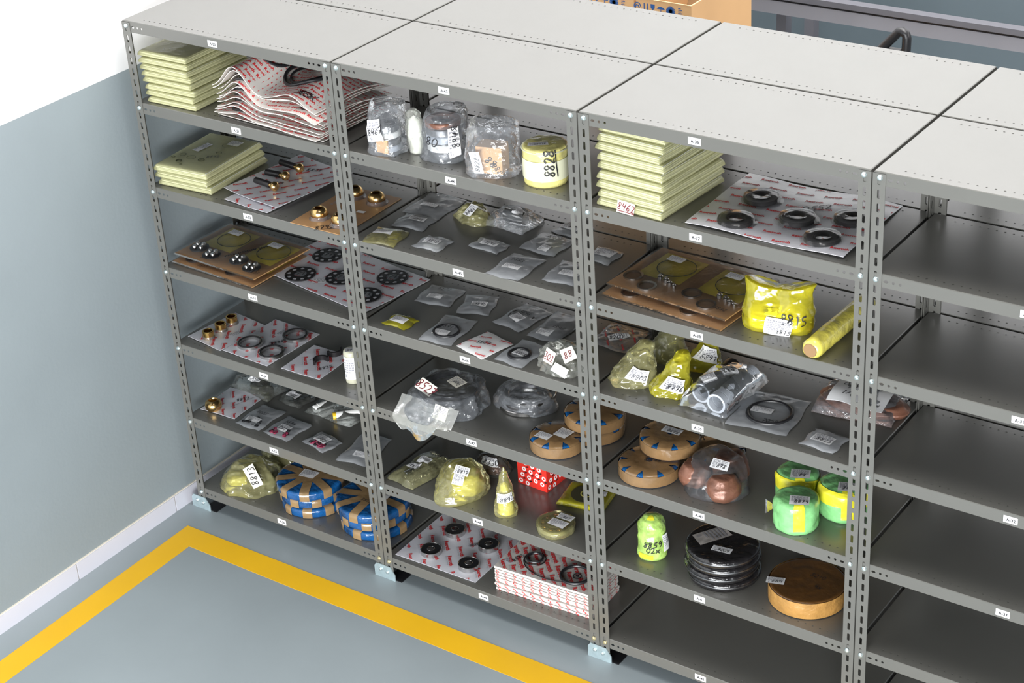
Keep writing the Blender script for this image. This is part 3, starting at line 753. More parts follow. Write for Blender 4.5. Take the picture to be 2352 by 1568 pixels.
# --- A-53: brown cards of gaskets and plugs in clear bags
def gasket_card(lab, q, seed, yel, writing, nuts, hf):
    s = Surf(q, hf); r = thing('gasket_card', lab, 'gasket set', (q[0]+q[2])/2, 'brown gasket cards'); sheet(r, s, kraft, .004, 20)
    # saw-tooth edge of the clear wrap along the front
    M = Mesh(); n = 70
    for k in range(n):
        u = k/n; M.add([s.uv(u, 0, .003), s.uv(u+1/n, 0, .003), s.uv(u+.5/n, 0, -.001)+V((0,-.007,0))], [(0,2,1)])
    M.grid(12, 2, lambda u, v: s.uv(u, 0, .005)+V((0,-.006*v,-.003*v))); M.grid(24, 24, lambda u, v: s.uv(u, v, .0105+.0015*math.sin(u*9+v*5)))
    M.build('clear_wrap', thin_clear, r, 'all')
    for half in (0, 1):
        x0 = s.w*.5*half
        f = s.fn(.0055, x0+s.w*.27, s.h*.64); M = Mesh()
        M.grid(18, 18, lambda u, v: f((u-.5)*s.w*.36, (v-.5)*s.h*.56)+V((0,0,.003*math.sin(math.pi*u)*math.sin(math.pi*v)))); pk = M.build('gasket_pouch', yel, r, 'all')
        M = Mesh(); M.torus(s.fn(.0070, x0+s.w*.29, s.h*.66), .062, .0012, 44, 6); M.build('gasket_ring', gasket, pk, True)
        label(r, s, x0+s.w*.22, s.h*.80, .055, .035, 0, None, .0128, seed=seed+half)
        for j, (u, v, R0) in enumerate(nuts):
            M = Mesh(); cc = s.pt(x0+u*s.w*.5, v*s.h, .0045)
            if R0 < 0:
                M.ring(cc, -R0, -R0*.78, .006, 32); M.build('washer', steel, r, True)
            elif R0 > .02:
                M.lathe(cc, [(R0,0),(R0,.004),(R0*.92,.006),(0,.006)], 32); w_ = M.build('disc_plug', black_st, r, True)
                M = Mesh()
                for a in range(4): M.lathe(cc+V((R0*.5*math.cos(a*1.6+1), R0*.5*math.sin(a*1.6+1), .006)), [(.008,0),(.008,.007),(.006,.010),(0,.010)], 10)
                M.lathe(cc+V((R0*.4,R0*.3,.006)), [(.009,0),(.009,.010),(.007,.014),(0,.014)], 6); M.build('plug_screw', steel, w_, True)
            else:
                M.lathe(cc, [(R0,0),(R0,.012),(R0*.6,.014),(R0*.6,.018),(0,.018)], 12); M.build('plug', steel, r, True)
    for (x, y, h, t, a) in writing:
        if t.isdigit(): scrawl(r, s, x*s.w, y*s.h, h, t, a, .0128)
        else: M = Mesh(); put_text(M, s.fn(.0128, x*s.w, y*s.h, a), t, 0, 0, h, 0, 0, .03, 1); M.build('marker_writing', ink, r)
    return r, s
q = rect('c3', 3, (100,395), (840,655), None, .0006, .29); q = [p+V((.020,.012,0)) for p in q]
q = [V((.020,.040,q[0].z)), V((.425,.022,q[0].z)), V((.437,.312,q[0].z)), V((.032,.330,q[0].z))]
gasket_card('lower brown gasket card in clear wrap beneath a second card, beside the wall', q, 40, pouch_film, ((.35,.05,.014,'8823',.1),), ((.3,.2,.036),), wave(.002,.6,.4,.2,1))
q2 = [p+V((-.002,.018,.022)) for p in q]
gasket_card('upper brown gasket card with handwriting and grey plugs, beside the wall', q2, 44, pouch_film, ((.575,.47,.0125,'WORLDCHAMP 2014',1.10),(.36,.07,.016,'8823',.2),(.93,.09,.016,'8823',.2)),
            ((.25,.27,.036),(.66,.20,.034)), wave(.003,.5,.4,1.0,2))
# --- A-53: board with five valve plates
q = rect('c3', 3, (885,532), (1790,918), (2270,590), .0006); hv = wave(.0016, .7, .5, .4, 6, .003); s = Surf(q, hv)
dx = max(0, q[1].x-.905); q = [p-V((dx+.004,0,0)) for p in q]; s = Surf(q, hv)
r = thing('skin_pack', 'large white printed board with five black valve plates', 'skin pack', (q[0]+q[2])/2)
sheet(r, s); brand_print(r, s, math.radians(7), .055, .088, .052, seed=7)
for (x, y) in ((1195,560),(1430,400),(1545,590),(1985,588),(1755,740)):
    c = P('c3', x, y, LV[3]+.006); R0 = .057; M = Mesh(); n = 9
    c.x = min(c.x, .850)
    # plate: annulus ring with nine round ports cut through
    prt = .0098; pr_ = R0*.74
    M.ring(c, R0, pr_+prt*.98, .0034, 54, bev=.0006); M.ring(c, pr_-prt*.98, R0*.42, .0034, 54)
    for k in range(n):
        a0 = 2*math.pi*k/n
        def fn(u, v, Z=0.0, a0=a0): 
            rr = pr_+v; aa = a0+u/pr_; return c+V((rr*math.cos(aa), rr*math.sin(aa), .0033))
        hw = math.pi*pr_/n; holed(M, fn, -hw, hw, -prt, prt, oct8(prt*.84, prt*.84, .42), .0030, (0,0,-1))
    vp = M.build('valve_plate', black_st, r)
    for k in range(n):
        a0 = 2*math.pi*k/n; M = Mesh(); M.lathe(c+V((pr_*math.cos(a0), pr_*math.sin(a0), .0010)), [(prt*.80,0),(prt*.7,.0012),(0.0,.0014)], 12, cap=False); M.build('port_cover', board_w, vp, True)
    M = Mesh(); M.lathe(c, [(R0*.42,.0032),(0.0,.0034)], 28, cap=False); M.build('skin_film', clear, vp)
    M = Mesh(); write(M, lambda a, b: c+V((a,b,.0048)), '8793', 0, 0, .021, .35, w=.0028); M.build('marker_writing', ink, vp)
label(r, s, s.w*.45, s.h*.22, .03, .05, -.9, None, seed=8)
# --- A-54: bush board, ring board, shell board
q = rect('c3', 4, (215,1090), (490,1213), (850,985), .0005); q = [p+V((.010,0,0)) for p in q]; s = Surf(q, wave(.0016,.6,.5,.4,8))
r = thing('skin_pack', 'white printed board with three brass bushes', 'skin pack', (q[0]+q[2])/2); sheet(r, s); brand_print(r, s, math.radians(-50), .062, .095, .046, seed=9)
for (x, y) in ((410,1105),(515,1040),(610,980)):
    c = P('c3', x, y, LV[4]+.003); M = Mesh(); M.ring(c, .0215, .0155, .032, 36, bev=.0012); j = M.build('bush', brass, r, True)
    M = Mesh(); M.lathe(c, [(.031,-.001),(.0225,.003),(.0220,.012)], 32, cap=False); M.build('skin_film', clear, j, 'all')
scrawl(r, s, s.w*.32, s.h*.60, .016, '8831', .95)
label(r, s, s.w*.70, s.h*.48, .022, .07, -.25, None, pm=board_w, seed=9)
q = rect('c3', 4, (530,1217), (910,1350), (1360,1075), .0005); s = Surf(q, wave(.0016,.6,.5,1.4,9))
r = thing('skin_pack', 'white printed board with three polished steel rings', 'skin pack', (q[0]+q[2])/2); sheet(r, s); brand_print(r, s, math.radians(-50), .062, .095, .046, seed=10)
for (x, y) in ((765,1160),(950,1240),(1155,1095)):
    c = P('c3', x, y, LV[4]+.003); M = Mesh(); M.ring(c, .049, .0460, .012, 48); M.ring(c, .0460, .0390, .0138, 48, bev=.002, m=1); M.ring(c, .0390, .0368, .011, 48); M.build('steel_ring', [steel, black_st], r, True)
scrawl(r, s, s.w*.60, s.h*.55, .018, '88885', 1.0)
label(r, s, s.w*.42, s.h*.75, .022, .07, -.25, None, pm=board_w, seed=10)
q = rect('c3', 4, (1030,1368), (1360,1465), (1640,1265), .0005); s = Surf(q, wave(.0016,.6,.5,2.4,9))
r = thing('skin_pack', 'white printed board with two dark curved bearing shells', 'skin pack', (q[0]+q[2])/2); sheet(r, s); brand_print(r, s, math.radians(-50), .062, .095, .046, seed=11)
for (x, y, a0) in ((1375,1320,1.0),(1490,1235,4.2)):
    c = P('c3', x, y, LV[4]+.004); M = Mesh(); n = 18; R0 = .030; vs = []; fs = []
    for k in range(n+1):
        a = a0+math.pi*1.02*k/n
        for rr, z in ((R0,0),(R0,.018),(R0-.008,.018),(R0-.008,0)): vs.append(c+V((rr*math.cos(a), rr*math.sin(a), z)))
    for k in range(n):
        for j in range(4): fs.append((4*k+j, 4*k+(j+1)%4, 4*k+4+(j+1)%4, 4*k+4+j))
    fs += [(0,1,2,3), (4*n+3,4*n+2,4*n+1,4*n)]
    M.add(vs, fs); M.build('bearing_shell', black_st, r, True)
scrawl(r, s, s.w*.80, s.h*.40, .018, '8835', 1.0); label(r, s, s.w*.42, s.h*.62, .022, .07, -.35, None, pm=board_w, seed=12)
# jar-like wrapped roll
c = cbase('c3', 4, 1655, 1470); R0 = mpx('c3', c, 68)
r = thing('wrapped_roll', 'pale film-wrapped roll standing behind the post, white barcode label', 'wrapped part', c)
b = Wrap(c, [(R0*.94,0),(R0,.006),(R0,.112),(R0*.9,.125),(R0*.5,.131),(.001,.132)], cr=.0015, seed=3); b.mesh().build('film_wrap', mat('pale_film_wrap', (.48,.47,.36), .3, bmp=(30,.6,.006), coat=.4), r, 'all')
label(r, Round(b, CAMANG-.35, .42), 0, 0, .040, .088, 0, None, seed=14, nh=.01); label(r, Round(b, CAMANG-.3, .90), 0, 0, .028, .03, .3, '88', seed=15)
# --- A-55
q = rect('c4', 5, (190,522), (445,595), (608,412), .0005); q = [p+V((.006,0,0)) for p in q]; s = Surf(q, wave(.002,.6,.5,.4,8))
r = thing('skin_pack', 'small white printed board with one gold ball joint', 'skin pack', (q[0]+q[2])/2); sheet(r, s); brand_print(r, s, math.radians(-50), .050, .085, .042, seed=13)
c = P('c4', 300, 520, LV[5]+.003); M = Mesh(); M.lathe(c, [(.025,0),(.031,.009),(.033,.021),(.030,.033),(.022,.040),(.0165,.0415),(.0145,.038),(.0135,.008)], 36, cap=False); M.build('ball_joint', bronze, r, True)
scrawl(r, s, s.w*.62, s.h*.70, .018, '8832', .9); M = Mesh(); M.stroke(s.fn(.0022, s.w*.72, s.h*.62), [(-.02,-.05),(.015,.05)], .0012); M.build('marker_line', ink, r)
r, s = bag('parts_bag', 'crumpled greenish clear bag tagged 8803 at the back under A-54', 'bag', 'c4', 5, (408,345), (700,470), (860,350), .035, dark_film, seed=3, cr=.012, pw=.35)
o_ring(r, s, .5, .5, .03, .010, dark_olive); o_ring(r, s, .72, .4, .022, .008, dark_olive, name='o_ring')
label(r, s, s.w*.50, s.h*.40, .060, .038, .05, '8803', .003, seed=20)
r, s = bag('parts_bag', 'small clear bag with a dark ring and white label, behind the zip bags', 'bag', 'c4', 5, (768,455), (930,525), (1090,430), .016, dark_film, seed=4, cr=.006)
o_ring(r, s, .6, .55, .028, .006, black_st); label(r, s, s.w*.40, s.h*.42, .050, .036, .0, '88', .002, seed=21)
def zipbag(lab, c, L, A, B, C, num=None, content='ring', seed=1, lx=.4, ly=.3, lw=.055, lh=.03, m=None, wnum=None, wx=.6, wy=.7, h=.008, la=0.0, R=.035, rt=.0035, ru=.5, rv=.42, group='clear zip bags with small parts', depth=None, dz=0.0, wa=0.0, zl=True, name='zip_bag'):
    r, s = bag(name, lab, 'bag', c, L, A, B, C, h, m or clear_zip, group, dz, depth, seed, .5, .0022)
    if content == 'ring': o_ring(r, s, ru, rv, R, rt)
    elif content == 'rings':
        o_ring(r, s, ru, rv, R, rt); o_ring(r, s, ru+.06, rv-.03, R*.85, rt)
    elif content in ('black', 'pink'):
        rnd = random.Random(seed)
        for k in range(16):
            cc = s.base.uv(rnd.uniform(.22,.80), rnd.uniform(.10,.42), .005+rnd.uniform(0,.004)); M = Mesh()
            M.torus(lambda x, y: cc+V((x,y,0)), .0055, .0022, 12, 5); M.build('small_seal', pink if content == 'pink' and k % 3 else black_rub, r, True)
    elif content == 'pale':
        M = Mesh(); M.box(s.base.uv(.6,.45,.0045), s.w*.55, s.h*.5, .005, Matrix.Rotation(.1,3,'Z')); M.build('pale_pad', pale_board, r)
    elif content == 'plate':
        M = Mesh(); M.box(s.base.uv(.45,.5,.004), s.w*.45, s.h*.5, .004, Matrix.Rotation(.15,3,'Z')); M.build('dark_plate', black_st, r)
    elif content == 'yellowbits':
        for (u, v, mm) in ((.35,.5,dark_olive),(.7,.6,yellow_wrap),(.5,.75,yellow_wrap)):
            M = Mesh(); M.box(s.base.uv(u,v,.004), s.w*.25, s.h*.3, .004, Matrix.Rotation(.3,3,'Z')); M.build('small_part', mm, r)
    if zl: zipline(r, s)
    if lw: label(r, s, s.w*lx, s.h*ly, lw, lh, la, num, .0022, seed=seed)
    if wnum: scrawl(r, s, s.w*wx, s.h*wy, .017, wnum, wa, .003)
    return r, s
zipbag('zip bag of black seals with a white label, next to the gold ball board', 'c4', 5, (455,630), (630,690), (840,550), None, 'black', 31, .45, .30, .062, .03, wnum='8805', wx=.45, wy=.62)
zipbag('zip bag of pink seals with black writing, between two other zip bags', 'c4', 5, (660,695), (840,770), (1018,640), '8819', 'pink', 32, .48, .40, .055, .04, wnum='8888', wx=.45, wy=.68)
zipbag('square zip bag of pink and dark seals with a central white label', 'c4', 5, (965,765), (1120,855), (1250,768), '882', 'pink', 33, .45, .55, .060, .042)
zipbag('tall zip bag with a low white label in front of the post under A-54', 'c4', 5, (1215,905), (1440,955), (1590,740), None, 'none', 34, .62, .27, .065, .03, wnum='882', wx=.8, wy=.6)
r, s = bag('parts_bag', 'clear bag with two white plastic tubes, one with a yellow cap', 'bag', 'c4', 5, (985,548), (1325,665), (1415,520), .034, dark_film, seed=6, cr=.006, pw=.35)
for (x0,y0,x1,y1,yc) in ((1055,520,1180,470,False),(1195,575,1390,545,True)):
    a = P('c4', x0, y0, LV[5]+.020); b_ = P('c4', x1, y1, LV[5]+.020); d = (b_-a).normalized(); Rm = d.to_track_quat('Z','Y').to_matrix(); L = (b_-a).length
    M = Mesh(); M.lathe(a, [(0,0),(.0135,0),(.0145,.002),(.0145,.014),(.0165,.0145),(.0165,L)], 24, Rm); t = M.build('plastic_tube', white_plas, r, True)
    M = Mesh(); M.lathe(a-d*.002, [(0,0),(.014,0),(.015,.002),(.015,.012)], 24, Rm); M.build('tube_cap', yellow_plas if yc else white_plas, t, True)
label(r, s, s.w*.32, s.h*.72, .045, .035, .2, None, .004, seed=22)
# --- A-56: two yellow-tinted bags
def lump(name, lab, cat, c, prof, sx, sy, rot, m, inner=None, cr=.006, f=16, seed=1, sq=2.0, lean=(0,0), bulge=None, inner_scale=.86, group=None, n=104, mm=76):
    r = thing(name, lab, cat, c, group); b = Wrap(c, prof, sx, sy, rot, sq, cr, f, seed, lean, n, mm, bulge)
    b.mesh().build('bag_film', m, r, 'all')
    if inner:
        b2 = Wrap(Vector(c)+V((0,0,.001)), [(a*inner_scale, z*inner_scale) for a, z in prof], sx, sy, rot, sq, cr*.5, f*1.6, seed+5, tuple(x*.8 for x in lean), 48, 36, bulge)
        b2.mesh().build('contents', inner, r, 'all')
    return r, b
c = cbase('c4', 6, 510, 1130); R0 = mpx('c4', c, 225)
c = V((max(c.x, R0*1.02+.01), .13, LV[6]))
r, b = lump('parts_bag', 'yellow-tinted bag tagged 8813 on the bottom shelf by the wall', 'bag', c, [(R0*.98,0),(R0*1.0,.012),(R0*.88,.04),(R0*.62,.075),(R0*.30,.100),(.001,.105)], 1.0, .95, .2, yel_film, None, .016, 12, 2)
b2 = Wrap(c+V((.035,.02,.002)), [(.050,0),(.056,.02),(.048,.050),(.025,.066),(.001,.068)], 1.2, .9, .3, 2.6, .004, 22, 9, (0,0), 40, 30); b2.mesh().build('contents', dark_olive, r, 'all')
b3 = Wrap(c+V((-.050,-.025,.002)), [(.036,0),(.040,.015),(.030,.036),(.001,.044)], 1.2, .8, .6, 2.2, .005, 22, 4, (0,0), 40, 30); b3.mesh().build('folded_wrap', yellow_wrap, r, 'all')
label(r, stuck(b, CAMANG+.18, .56), 0, 0, .042, .088, .35, '8813', .009, pm=manila, lines=False, nh=.026, nang=1.45, nx=0.0, ny=0.0, seed=3)
c = cbase('c4', 6, 700, 985); c = V((c.x-.005, .336, LV[6])); R0 = .078
r, b = lump('parts_bag', 'olive bag with a barcode label behind the bag tagged 8813', 'bag', c, [(R0*.96,0),(R0,.02),(R0*.9,.07),(R0*.7,.115),(R0*.3,.14),(.001,.145)], 1.25, .9, .0, yel_film, dark_olive, .010, 14, 7, inner_scale=.62)
label(r, Round(b, CAMANG, .62), 0, 0, .062, .036, 0, None, .008, seed=33)
# --- A-56: stacks of blue and brown taped discs
for st, (tx, ty, rx, th) in enumerate(((1020,1030,257,.036),(1487,1185,282,.036))):
    c0 = P('c4', tx, ty, LV[6]+3*th); R0 = mpx('c4', c0, rx)
    c0.y = max(c0.y, R0+.02); c0.x = min(c0.x, .93-R0-.006) if st else c0.x
    for k in range(3):
        cc = V((c0.x+[.006,-.004,0][k], c0.y+[.004,.006,0][k], LV[6]+.0006+(th+.0036)*k)); RR = R0*(.955 if k < 2 else 1.0)
        w1 = ['left', 'right'][st]; w2 = ['bottom', 'middle', 'top'][k]
        r, b = taped_disc('%s blue disc with brown tape strips in the %s-hand pile under A-55' % (w2, w1), cc, RR, th, 9, .036, .3+k*.37+st, False, 'blue and brown taped discs')
        if k == 2:
            S = Surf([cc+V((-.5,-.5,th+.002)), cc+V((.5,-.5,th+.002)), cc+V((.5,.5,th+.002)), cc+V((-.5,.5,th+.002))])
            label(r, S, .5+(-.006 if st == 0 else .03), .5+(.0 if st == 0 else .02), .066, .048, .12, None, .0025, seed=50+st)
            if st: scrawl(r, S, .5+.005, .5-.045, .016, '8888', .0, .0035)

# ================================================================== goods on unit A-43 .. A-49
def ringstack(r, c, R0, hs, m, name='ring', ri=.7):
    z = 0.0
    for k, h in enumerate(hs):
        M = Mesh(); M.ring(c+V((.003*math.sin(k*2), .003*math.cos(k*3), z+.001)), R0*(1-.04*(k % 2)), R0*ri, h*.86, 40, bev=.003); M.build(name, m[k % len(m)], r, True); z += h
# --- A-44: two tall clear bags of stacked rings
c = cbase('c5', 1, 495, 640); R0 = mpx('c5', c, 150); c.x = max(c.x, .95+R0)
tall = hpx('c5', c, 330)
r = thing('parts_bag', 'tall clear bag tagged 8467 holding stacked grey rings', 'bag', c)
ringstack(r, c+V((0,0,.002)), R0*.80, [tall*.16]*4, [grey_plas, steel_d, white_plas, steel_d])
M = Mesh(); M.box(c+V((R0*.25,-R0*.80,.028)), .045, .006, .045); M.build('brown_card', carton_m, r)
b = Wrap(c, [(R0*1.08,0),(R0*1.02,.02),(R0*.98,tall*.45),(R0*.98,tall*.68),(R0*1.0,tall*.9),(R0*.92,tall*1.06),(R0*.85,tall*1.07)], 1.05, 1.0, 0, 2.6, .007, 13, 4, (-.012,.03), 56, 44, lambda a, t: 1-.60*max(0,t-.55)*abs(math.sin(a))**1.2)
b.mesh().build('bag_film', clear, r, 'all')
label(r, Round(b, CAMANG-.75, .50), 0, 0, .052, .062, .25, '8467', .004, nh=.018, nang=.1, seed=60, ny=.0)
c = cbase('c5', 1, 985, 690); R0 = mpx('c5', c, 190); tall = hpx('c5', c, 330); c.y = max(c.y, R0+.012)
r = thing('parts_bag', 'tall clear bag tagged 8468 with stacked rings and a copper top', 'bag', c)
ringstack(r, c+V((0,0,.002)), R0*.82, [tall*.19]*4, [steel_d, white_plas, grey_plas, steel_d])
M = Mesh(); M.ring(c+V((0,0,tall*.77)), R0*.82, R0*.5, tall*.12, 40, bev=.003); M.build('copper_ring', copper_w, r, True)
b = Wrap(c, [(R0*1.04,0),(R0*1.02,.02),(R0*.97,tall*.45),(R0*.96,tall*.75),(R0*.98,tall*.95),(R0*.9,tall*1.08),(R0*.8,tall*1.085)], 1.0, 1.0, 0, 2.4, .008, 12, 9, (.0,.02), 56, 44, lambda a, t: 1-.5*max(0,t-.6)*abs(math.cos(a))**1.2)
b.mesh().build('bag_film', clear, r, 'all')
label(r, Round(b, CAMANG+.38, .42), 0, 0, .034, .088, .05, '8948', .004, nh=.022, nang=1.57, nx=.004, ny=.014, seed=61)
M = Mesh(); f = Round(b, CAMANG-.62, .45).fn(.002); write(M, f, '80', 0, 0, .028, 0); M.build('marker_writing', ink, r)
ca = cbase('c5', 1, 755, 660); ca.y -= .012
r = thing('film_roll', 'crumpled white-grey plastic bag leaning between the two tall ring bags', 'bag', ca)
b = Wrap(ca, [(.030,0),(.034,.04),(.032,.10),(.026,.135),(.012,.15),(.001,.152)], .9, .7, .0, 2.0, .006, 18, 12); b.mesh().build('film_wrap', clear_milky, r, 'all')
b2 = Wrap(ca+V((0,0,.002)), [(.024,0),(.027,.05),(.022,.11),(.001,.125)], .9, .7, 0, 2.0, .003, 18, 2); b2.mesh().build('contents', white_plas, r, 'all')
# carton in a clear bag
a = P('c5', 1255, 850, LV[1]); e = V((.97,.25,0)).normalized(); n = V((-e.y,e.x,0)); bw, bd, bh = .085, .062, .088
cc = a+e*bw/2+n*bd/2
r = thing('parts_bag', 'clear bag around a small brown carton with white label, beside the can', 'bag', cc)
Rb = Matrix((e, n, V((0,0,1)))).transposed(); M = Mesh(); M.box(cc+V((0,0,bh/2+.002)), bw, bd, bh, Rb); bx = M.build('small_carton', carton_m, r)
M = Mesh(); T = Tilt(a+e*bw*.55+V((0,0,bh*.5)), e, V((0,0,1))); write(M, T.fn(.001), '88', 0, 0, .026, -.6); write(M, T.fn(.001, .02, -.022), '988', 0, 0, .018, -.9); M.build('marker_writing', ink, bx)
b = Wrap(cc, [(.072,0),(.070,.03),(.066,.09),(.070,.12),(.068,.150),(.056,.152)], 1.15, .9, math.atan2(e.y, e.x), 3.4, .006, 14, 21, (-.01,.03), 56, 40, lambda a_, t: 1-.5*max(0,t-.6)*abs(math.sin(a_-.2)))
b.mesh().build('bag_film', clear, r, 'all')
T = Tilt(a-n*.013+V((.006,-.004,.045)), e, V((-.10,0,1))); label(r, T, .004, 0, .034, .070, .12, '8828', .003, nh=.016, nang=1.35, nx=0, ny=-.008, lines=False, seed=62)
# yellow wrapped can
c = cbase('c5', 1, 1850, 905); R0 = mpx('c5', c, 193); H = hpx('c5', c, 300); c.x = min(c.x, 1.855-R0-.008)
r = thing('wrapped_can', 'can wrapped in yellow film, number 8828 written on its side', 'wrapped part', c)
b = Wrap(c, [(R0*.97,0),(R0,.008),(R0,H*.86),(R0*.99,H*.90),(R0*1.0,H*.97),(R0*.9,H),(R0*.5,H*1.02),(.001,H*1.03)], cr=.002, f=24, seed=5, n=64); b.mesh().build('yellow_film_wrap', mat('yellow_can_wrap', (.60,.55,.20), .22, var=.22, vscale=22, bmp=(34,.7,.006), coat=.6), r, 'all')
M = Mesh(); M.lathe(c, [(R0+.003,H*.18),(R0+.003,H*.70)], 40, cap=False); M.lathe(c, [(R0+.002,H*.90),(R0+.005,H*.92),(R0+.002,H*.94)], 40, cap=False); M.build('pale_sleeve', mat('pale_yellow_sleeve', (.66,.66,.48), .3, bmp=(20,.3,.004), coat=.4), r, True)
M = Mesh(); f = Round(b, CAMANG+.12, .42).fn(.0055); write(M, f, '8828', 0, 0, .030, 1.62, underline=True); M.build('marker_writing', ink, r)
label(r, Round(b, CAMANG-.2, .80), -.016, .010, .062, .024, .2, '88218', .004, seed=64)
# --- A-45: small bags (three rows)
g = 'small bags on shelf A-45'
zipbag('clear zip bag marked 8836 at the back left corner of shelf A-45', 'c6', 2, (415,222), (695,288), (785,105), None, 'plate', 71, .42, .40, .065, .025, wnum='8836', wx=.45, wy=.86, group=g)
zipbag('dark-filled bag labelled 8818 in front of the bag marked 8836', 'c6', 2, (325,330), (570,378), (680,295), '8818', 'plate', 72, .55, .60, .062, .030, group=g, depth=.105, dz=.0)
zipbag('yellow bag with a dark part and two labels at the left post', 'c6', 2, (98,455), (350,498), (540,392), None, 'yellowbits', 73, .35, .62, .065, .03, m=yel_film, group=g, zl=False, name='parts_bag')
zipbag('small clear bag labelled 8850 with a pale pad inside', 'c6', 2, (490,490), (690,540), (810,452), '8850', 'pale', 74, .48, .50, .060, .034, group=g)
zipbag('small clear bag labelled 8299 alone in the middle of shelf A-45', 'c6', 2, (922,490), (1150,555), (1255,485), '8299', 'plate', 75, .50, .50, .062, .030, group=g)
zipbag('clear bag marked 8814 with yellow bits and a loose label', 'c6', 2, (1312,505), (1580,576), (1728,445), None, 'yellowbits', 76, .62, .20, .035, .035, wnum='8814', wx=.5, wy=.80, group=g)
zipbag('clear bag with printed white sheet half behind the right post of A-45', 'c6', 2, (1562,378), (1738,438), (1850,335), '88', 'plate', 77, .45, .55, .07, .05, group=g)
zipbag('front zip bag marked 8883 with a small black ring', 'c6', 2, (1055,705), (1310,765), (1510,600), None, 'ring', 78, .48, .40, .060, .030, wnum='8883', wx=.42, wy=.68, R=.021, rt=.0022, ru=.25, rv=.40, group=g)
zipbag('front zip bag marked 8851 beside the right post of A-45', 'c6', 2, (1482,752), (1745,805), (1850,640), None, 'plate', 79, .60, .40, .065, .034, wnum='8851', wx=.68, wy=.76, group=g)
zipbag('clear bag of white crumpled paper lying right behind the posts under A-44', 'c6', 2, (1800,585), (2000,640), (2150,550), None, 'pale', 80, .5, .6, .07, .05, group=g)
c = cbase('c6', 2, 970, 270); 
r, b = lump('parts_bag', 'crumpled olive-yellow bag labelled 8861 at the back of shelf A-45', 'bag', c, [(.066,0),(.064,.01),(.045,.034),(.02,.046),(.001,.048)], 1.15, .75, -.3, yel_film, dark_olive, .012, 18, 31, inner_scale=.7)
label(r, stuck(b, CAMANG-.4, .60), 0, 0, .030, .050, -.3, '8861', .008, nh=.013, nang=1.2, seed=81)
r, s = bag('parts_bag', 'puffy clear bag with a metal cylinder at the back of shelf A-45', 'bag', 'c6', 2, (1035,322), (1345,408), (1520,292), .044, clear, seed=12, cr=.008, pw=.4)
a_ = s.base.uv(.30,.48,.026); b_ = s.base.uv(.78,.52,.026); d = (b_-a_).normalized(); Rm = d.to_track_quat('Z','Y').to_matrix(); M = Mesh(); M.lathe(a_, [(0,0),(.020,0),(.022,.002),(.022,(b_-a_).length),(0,(b_-a_).length)], 24, Rm); M.build('metal_cylinder', steel, r, True)
label(r, s, s.w*.66, s.h*.45, .030, .042, -.1, None, .004, seed=82)
# --- A-46: zip bags with rings
g = 'zip bags on shelf A-46'
zipbag('zip bag marked 8823 with small black rings, back left of shelf A-46', 'c6', 3, (500,915), (770,965), (868,832), None, 'rings', 91, .46, .34, .056, .028, wnum='8823', wx=.50, wy=.80, R=.018, rt=.0022, ru=.75, rv=.30, group=g)
zipbag('zip bag labelled 8890 with a black ring, second in the back row', 'c6', 3, (832,1005), (1085,1027), (1215,890), '8890', 'rings', 92, .55, .44, .055, .030, R=.028, rt=.003, ru=.55, rv=.42, group=g)
zipbag('zip bag marked 8848 with a large black ring, third in the back row', 'c6', 3, (1112,1075), (1320,1155), (1588,1010), None, 'rings', 93, .48, .36, .050, .040, wnum='8848', wx=.50, wy=.58, R=.044, rt=.004, ru=.48, rv=.48, group=g, la=-.25)
zipbag('zip bag marked 8846 with a black ring next to the right post of A-46', 'c6', 3, (1375,1185), (1610,1245), (1790,1040), None, 'rings', 94, .40, .20, .052, .036, wnum='8846', wx=.62, wy=.42, R=.045, rt=.003, ru=.55, rv=.50, group=g)
zipbag('little yellow bag marked 8873 with a white label', 'c6', 3, (260,1085), (440,1140), (538,1060), None, 'none', 95, .46, .45, .058, .036, m=yel_deep, wnum='8873', wx=.55, wy=.88, group=g, zl=False, name='parts_bag')
zipbag('zip bag marked 8819 with one thick black ring at the front of A-46', 'c6', 3, (537,1210), (785,1265), (968,1066), None, 'ring', 96, .44, .32, .056, .034, wnum='8819', wx=.52, wy=.54, R=.043, rt=.006, ru=.52, rv=.42, group=g)
q = rect('c6', 3, (833,1260), (1030,1363), (1258,1240), .0006); s = Surf(q, lambda u, v: .006*max(0,math.sin(math.pi*u)*math.sin(math.pi*v))**.5+.001*math.sin(u*11+v*5)+.001)
r = thing('brand_envelope', 'white envelope with red brand print at the front edge of A-46', 'envelope', (q[0]+q[2])/2); sheet(r, s, mat('white_envelope', (.80,.80,.80), .35, bmp=(16,.4,.005)), .0012, 16, 'envelope')
brand_print(r, s, math.radians(20), .042, .075, .036, seed=5, off=.0028); scrawl(r, s, s.w*.45, s.h*.5, .018, '8807', .5, .0036)
zipbag('zip bag labelled 8808 with a thick black ring beside the white envelope', 'c6', 3, (1118,1360), (1330,1435), (1470,1250), '8808', 'ring', 97, .55, .42, .052, .034, R=.034, rt=.007, ru=.52, rv=.40, group=g)
c = cbase('c6', 3, 1640, 1430); R0 = mpx('c6', c, 190); c.y = max(c.y-.01, .095)
r, b = lump('parts_bag', 'heap of small clear bags tagged 301 and 88 in one crumpled bag on A-46', 'bag', c, [(R0,0),(R0*.98,.02),(R0*.8,.05),(R0*.45,.078),(.001,.088)], 1.15, .8, -.1, clear_milky, dark_olive, .014, 17, 44, inner_scale=.55)
rnd = random.Random(4)
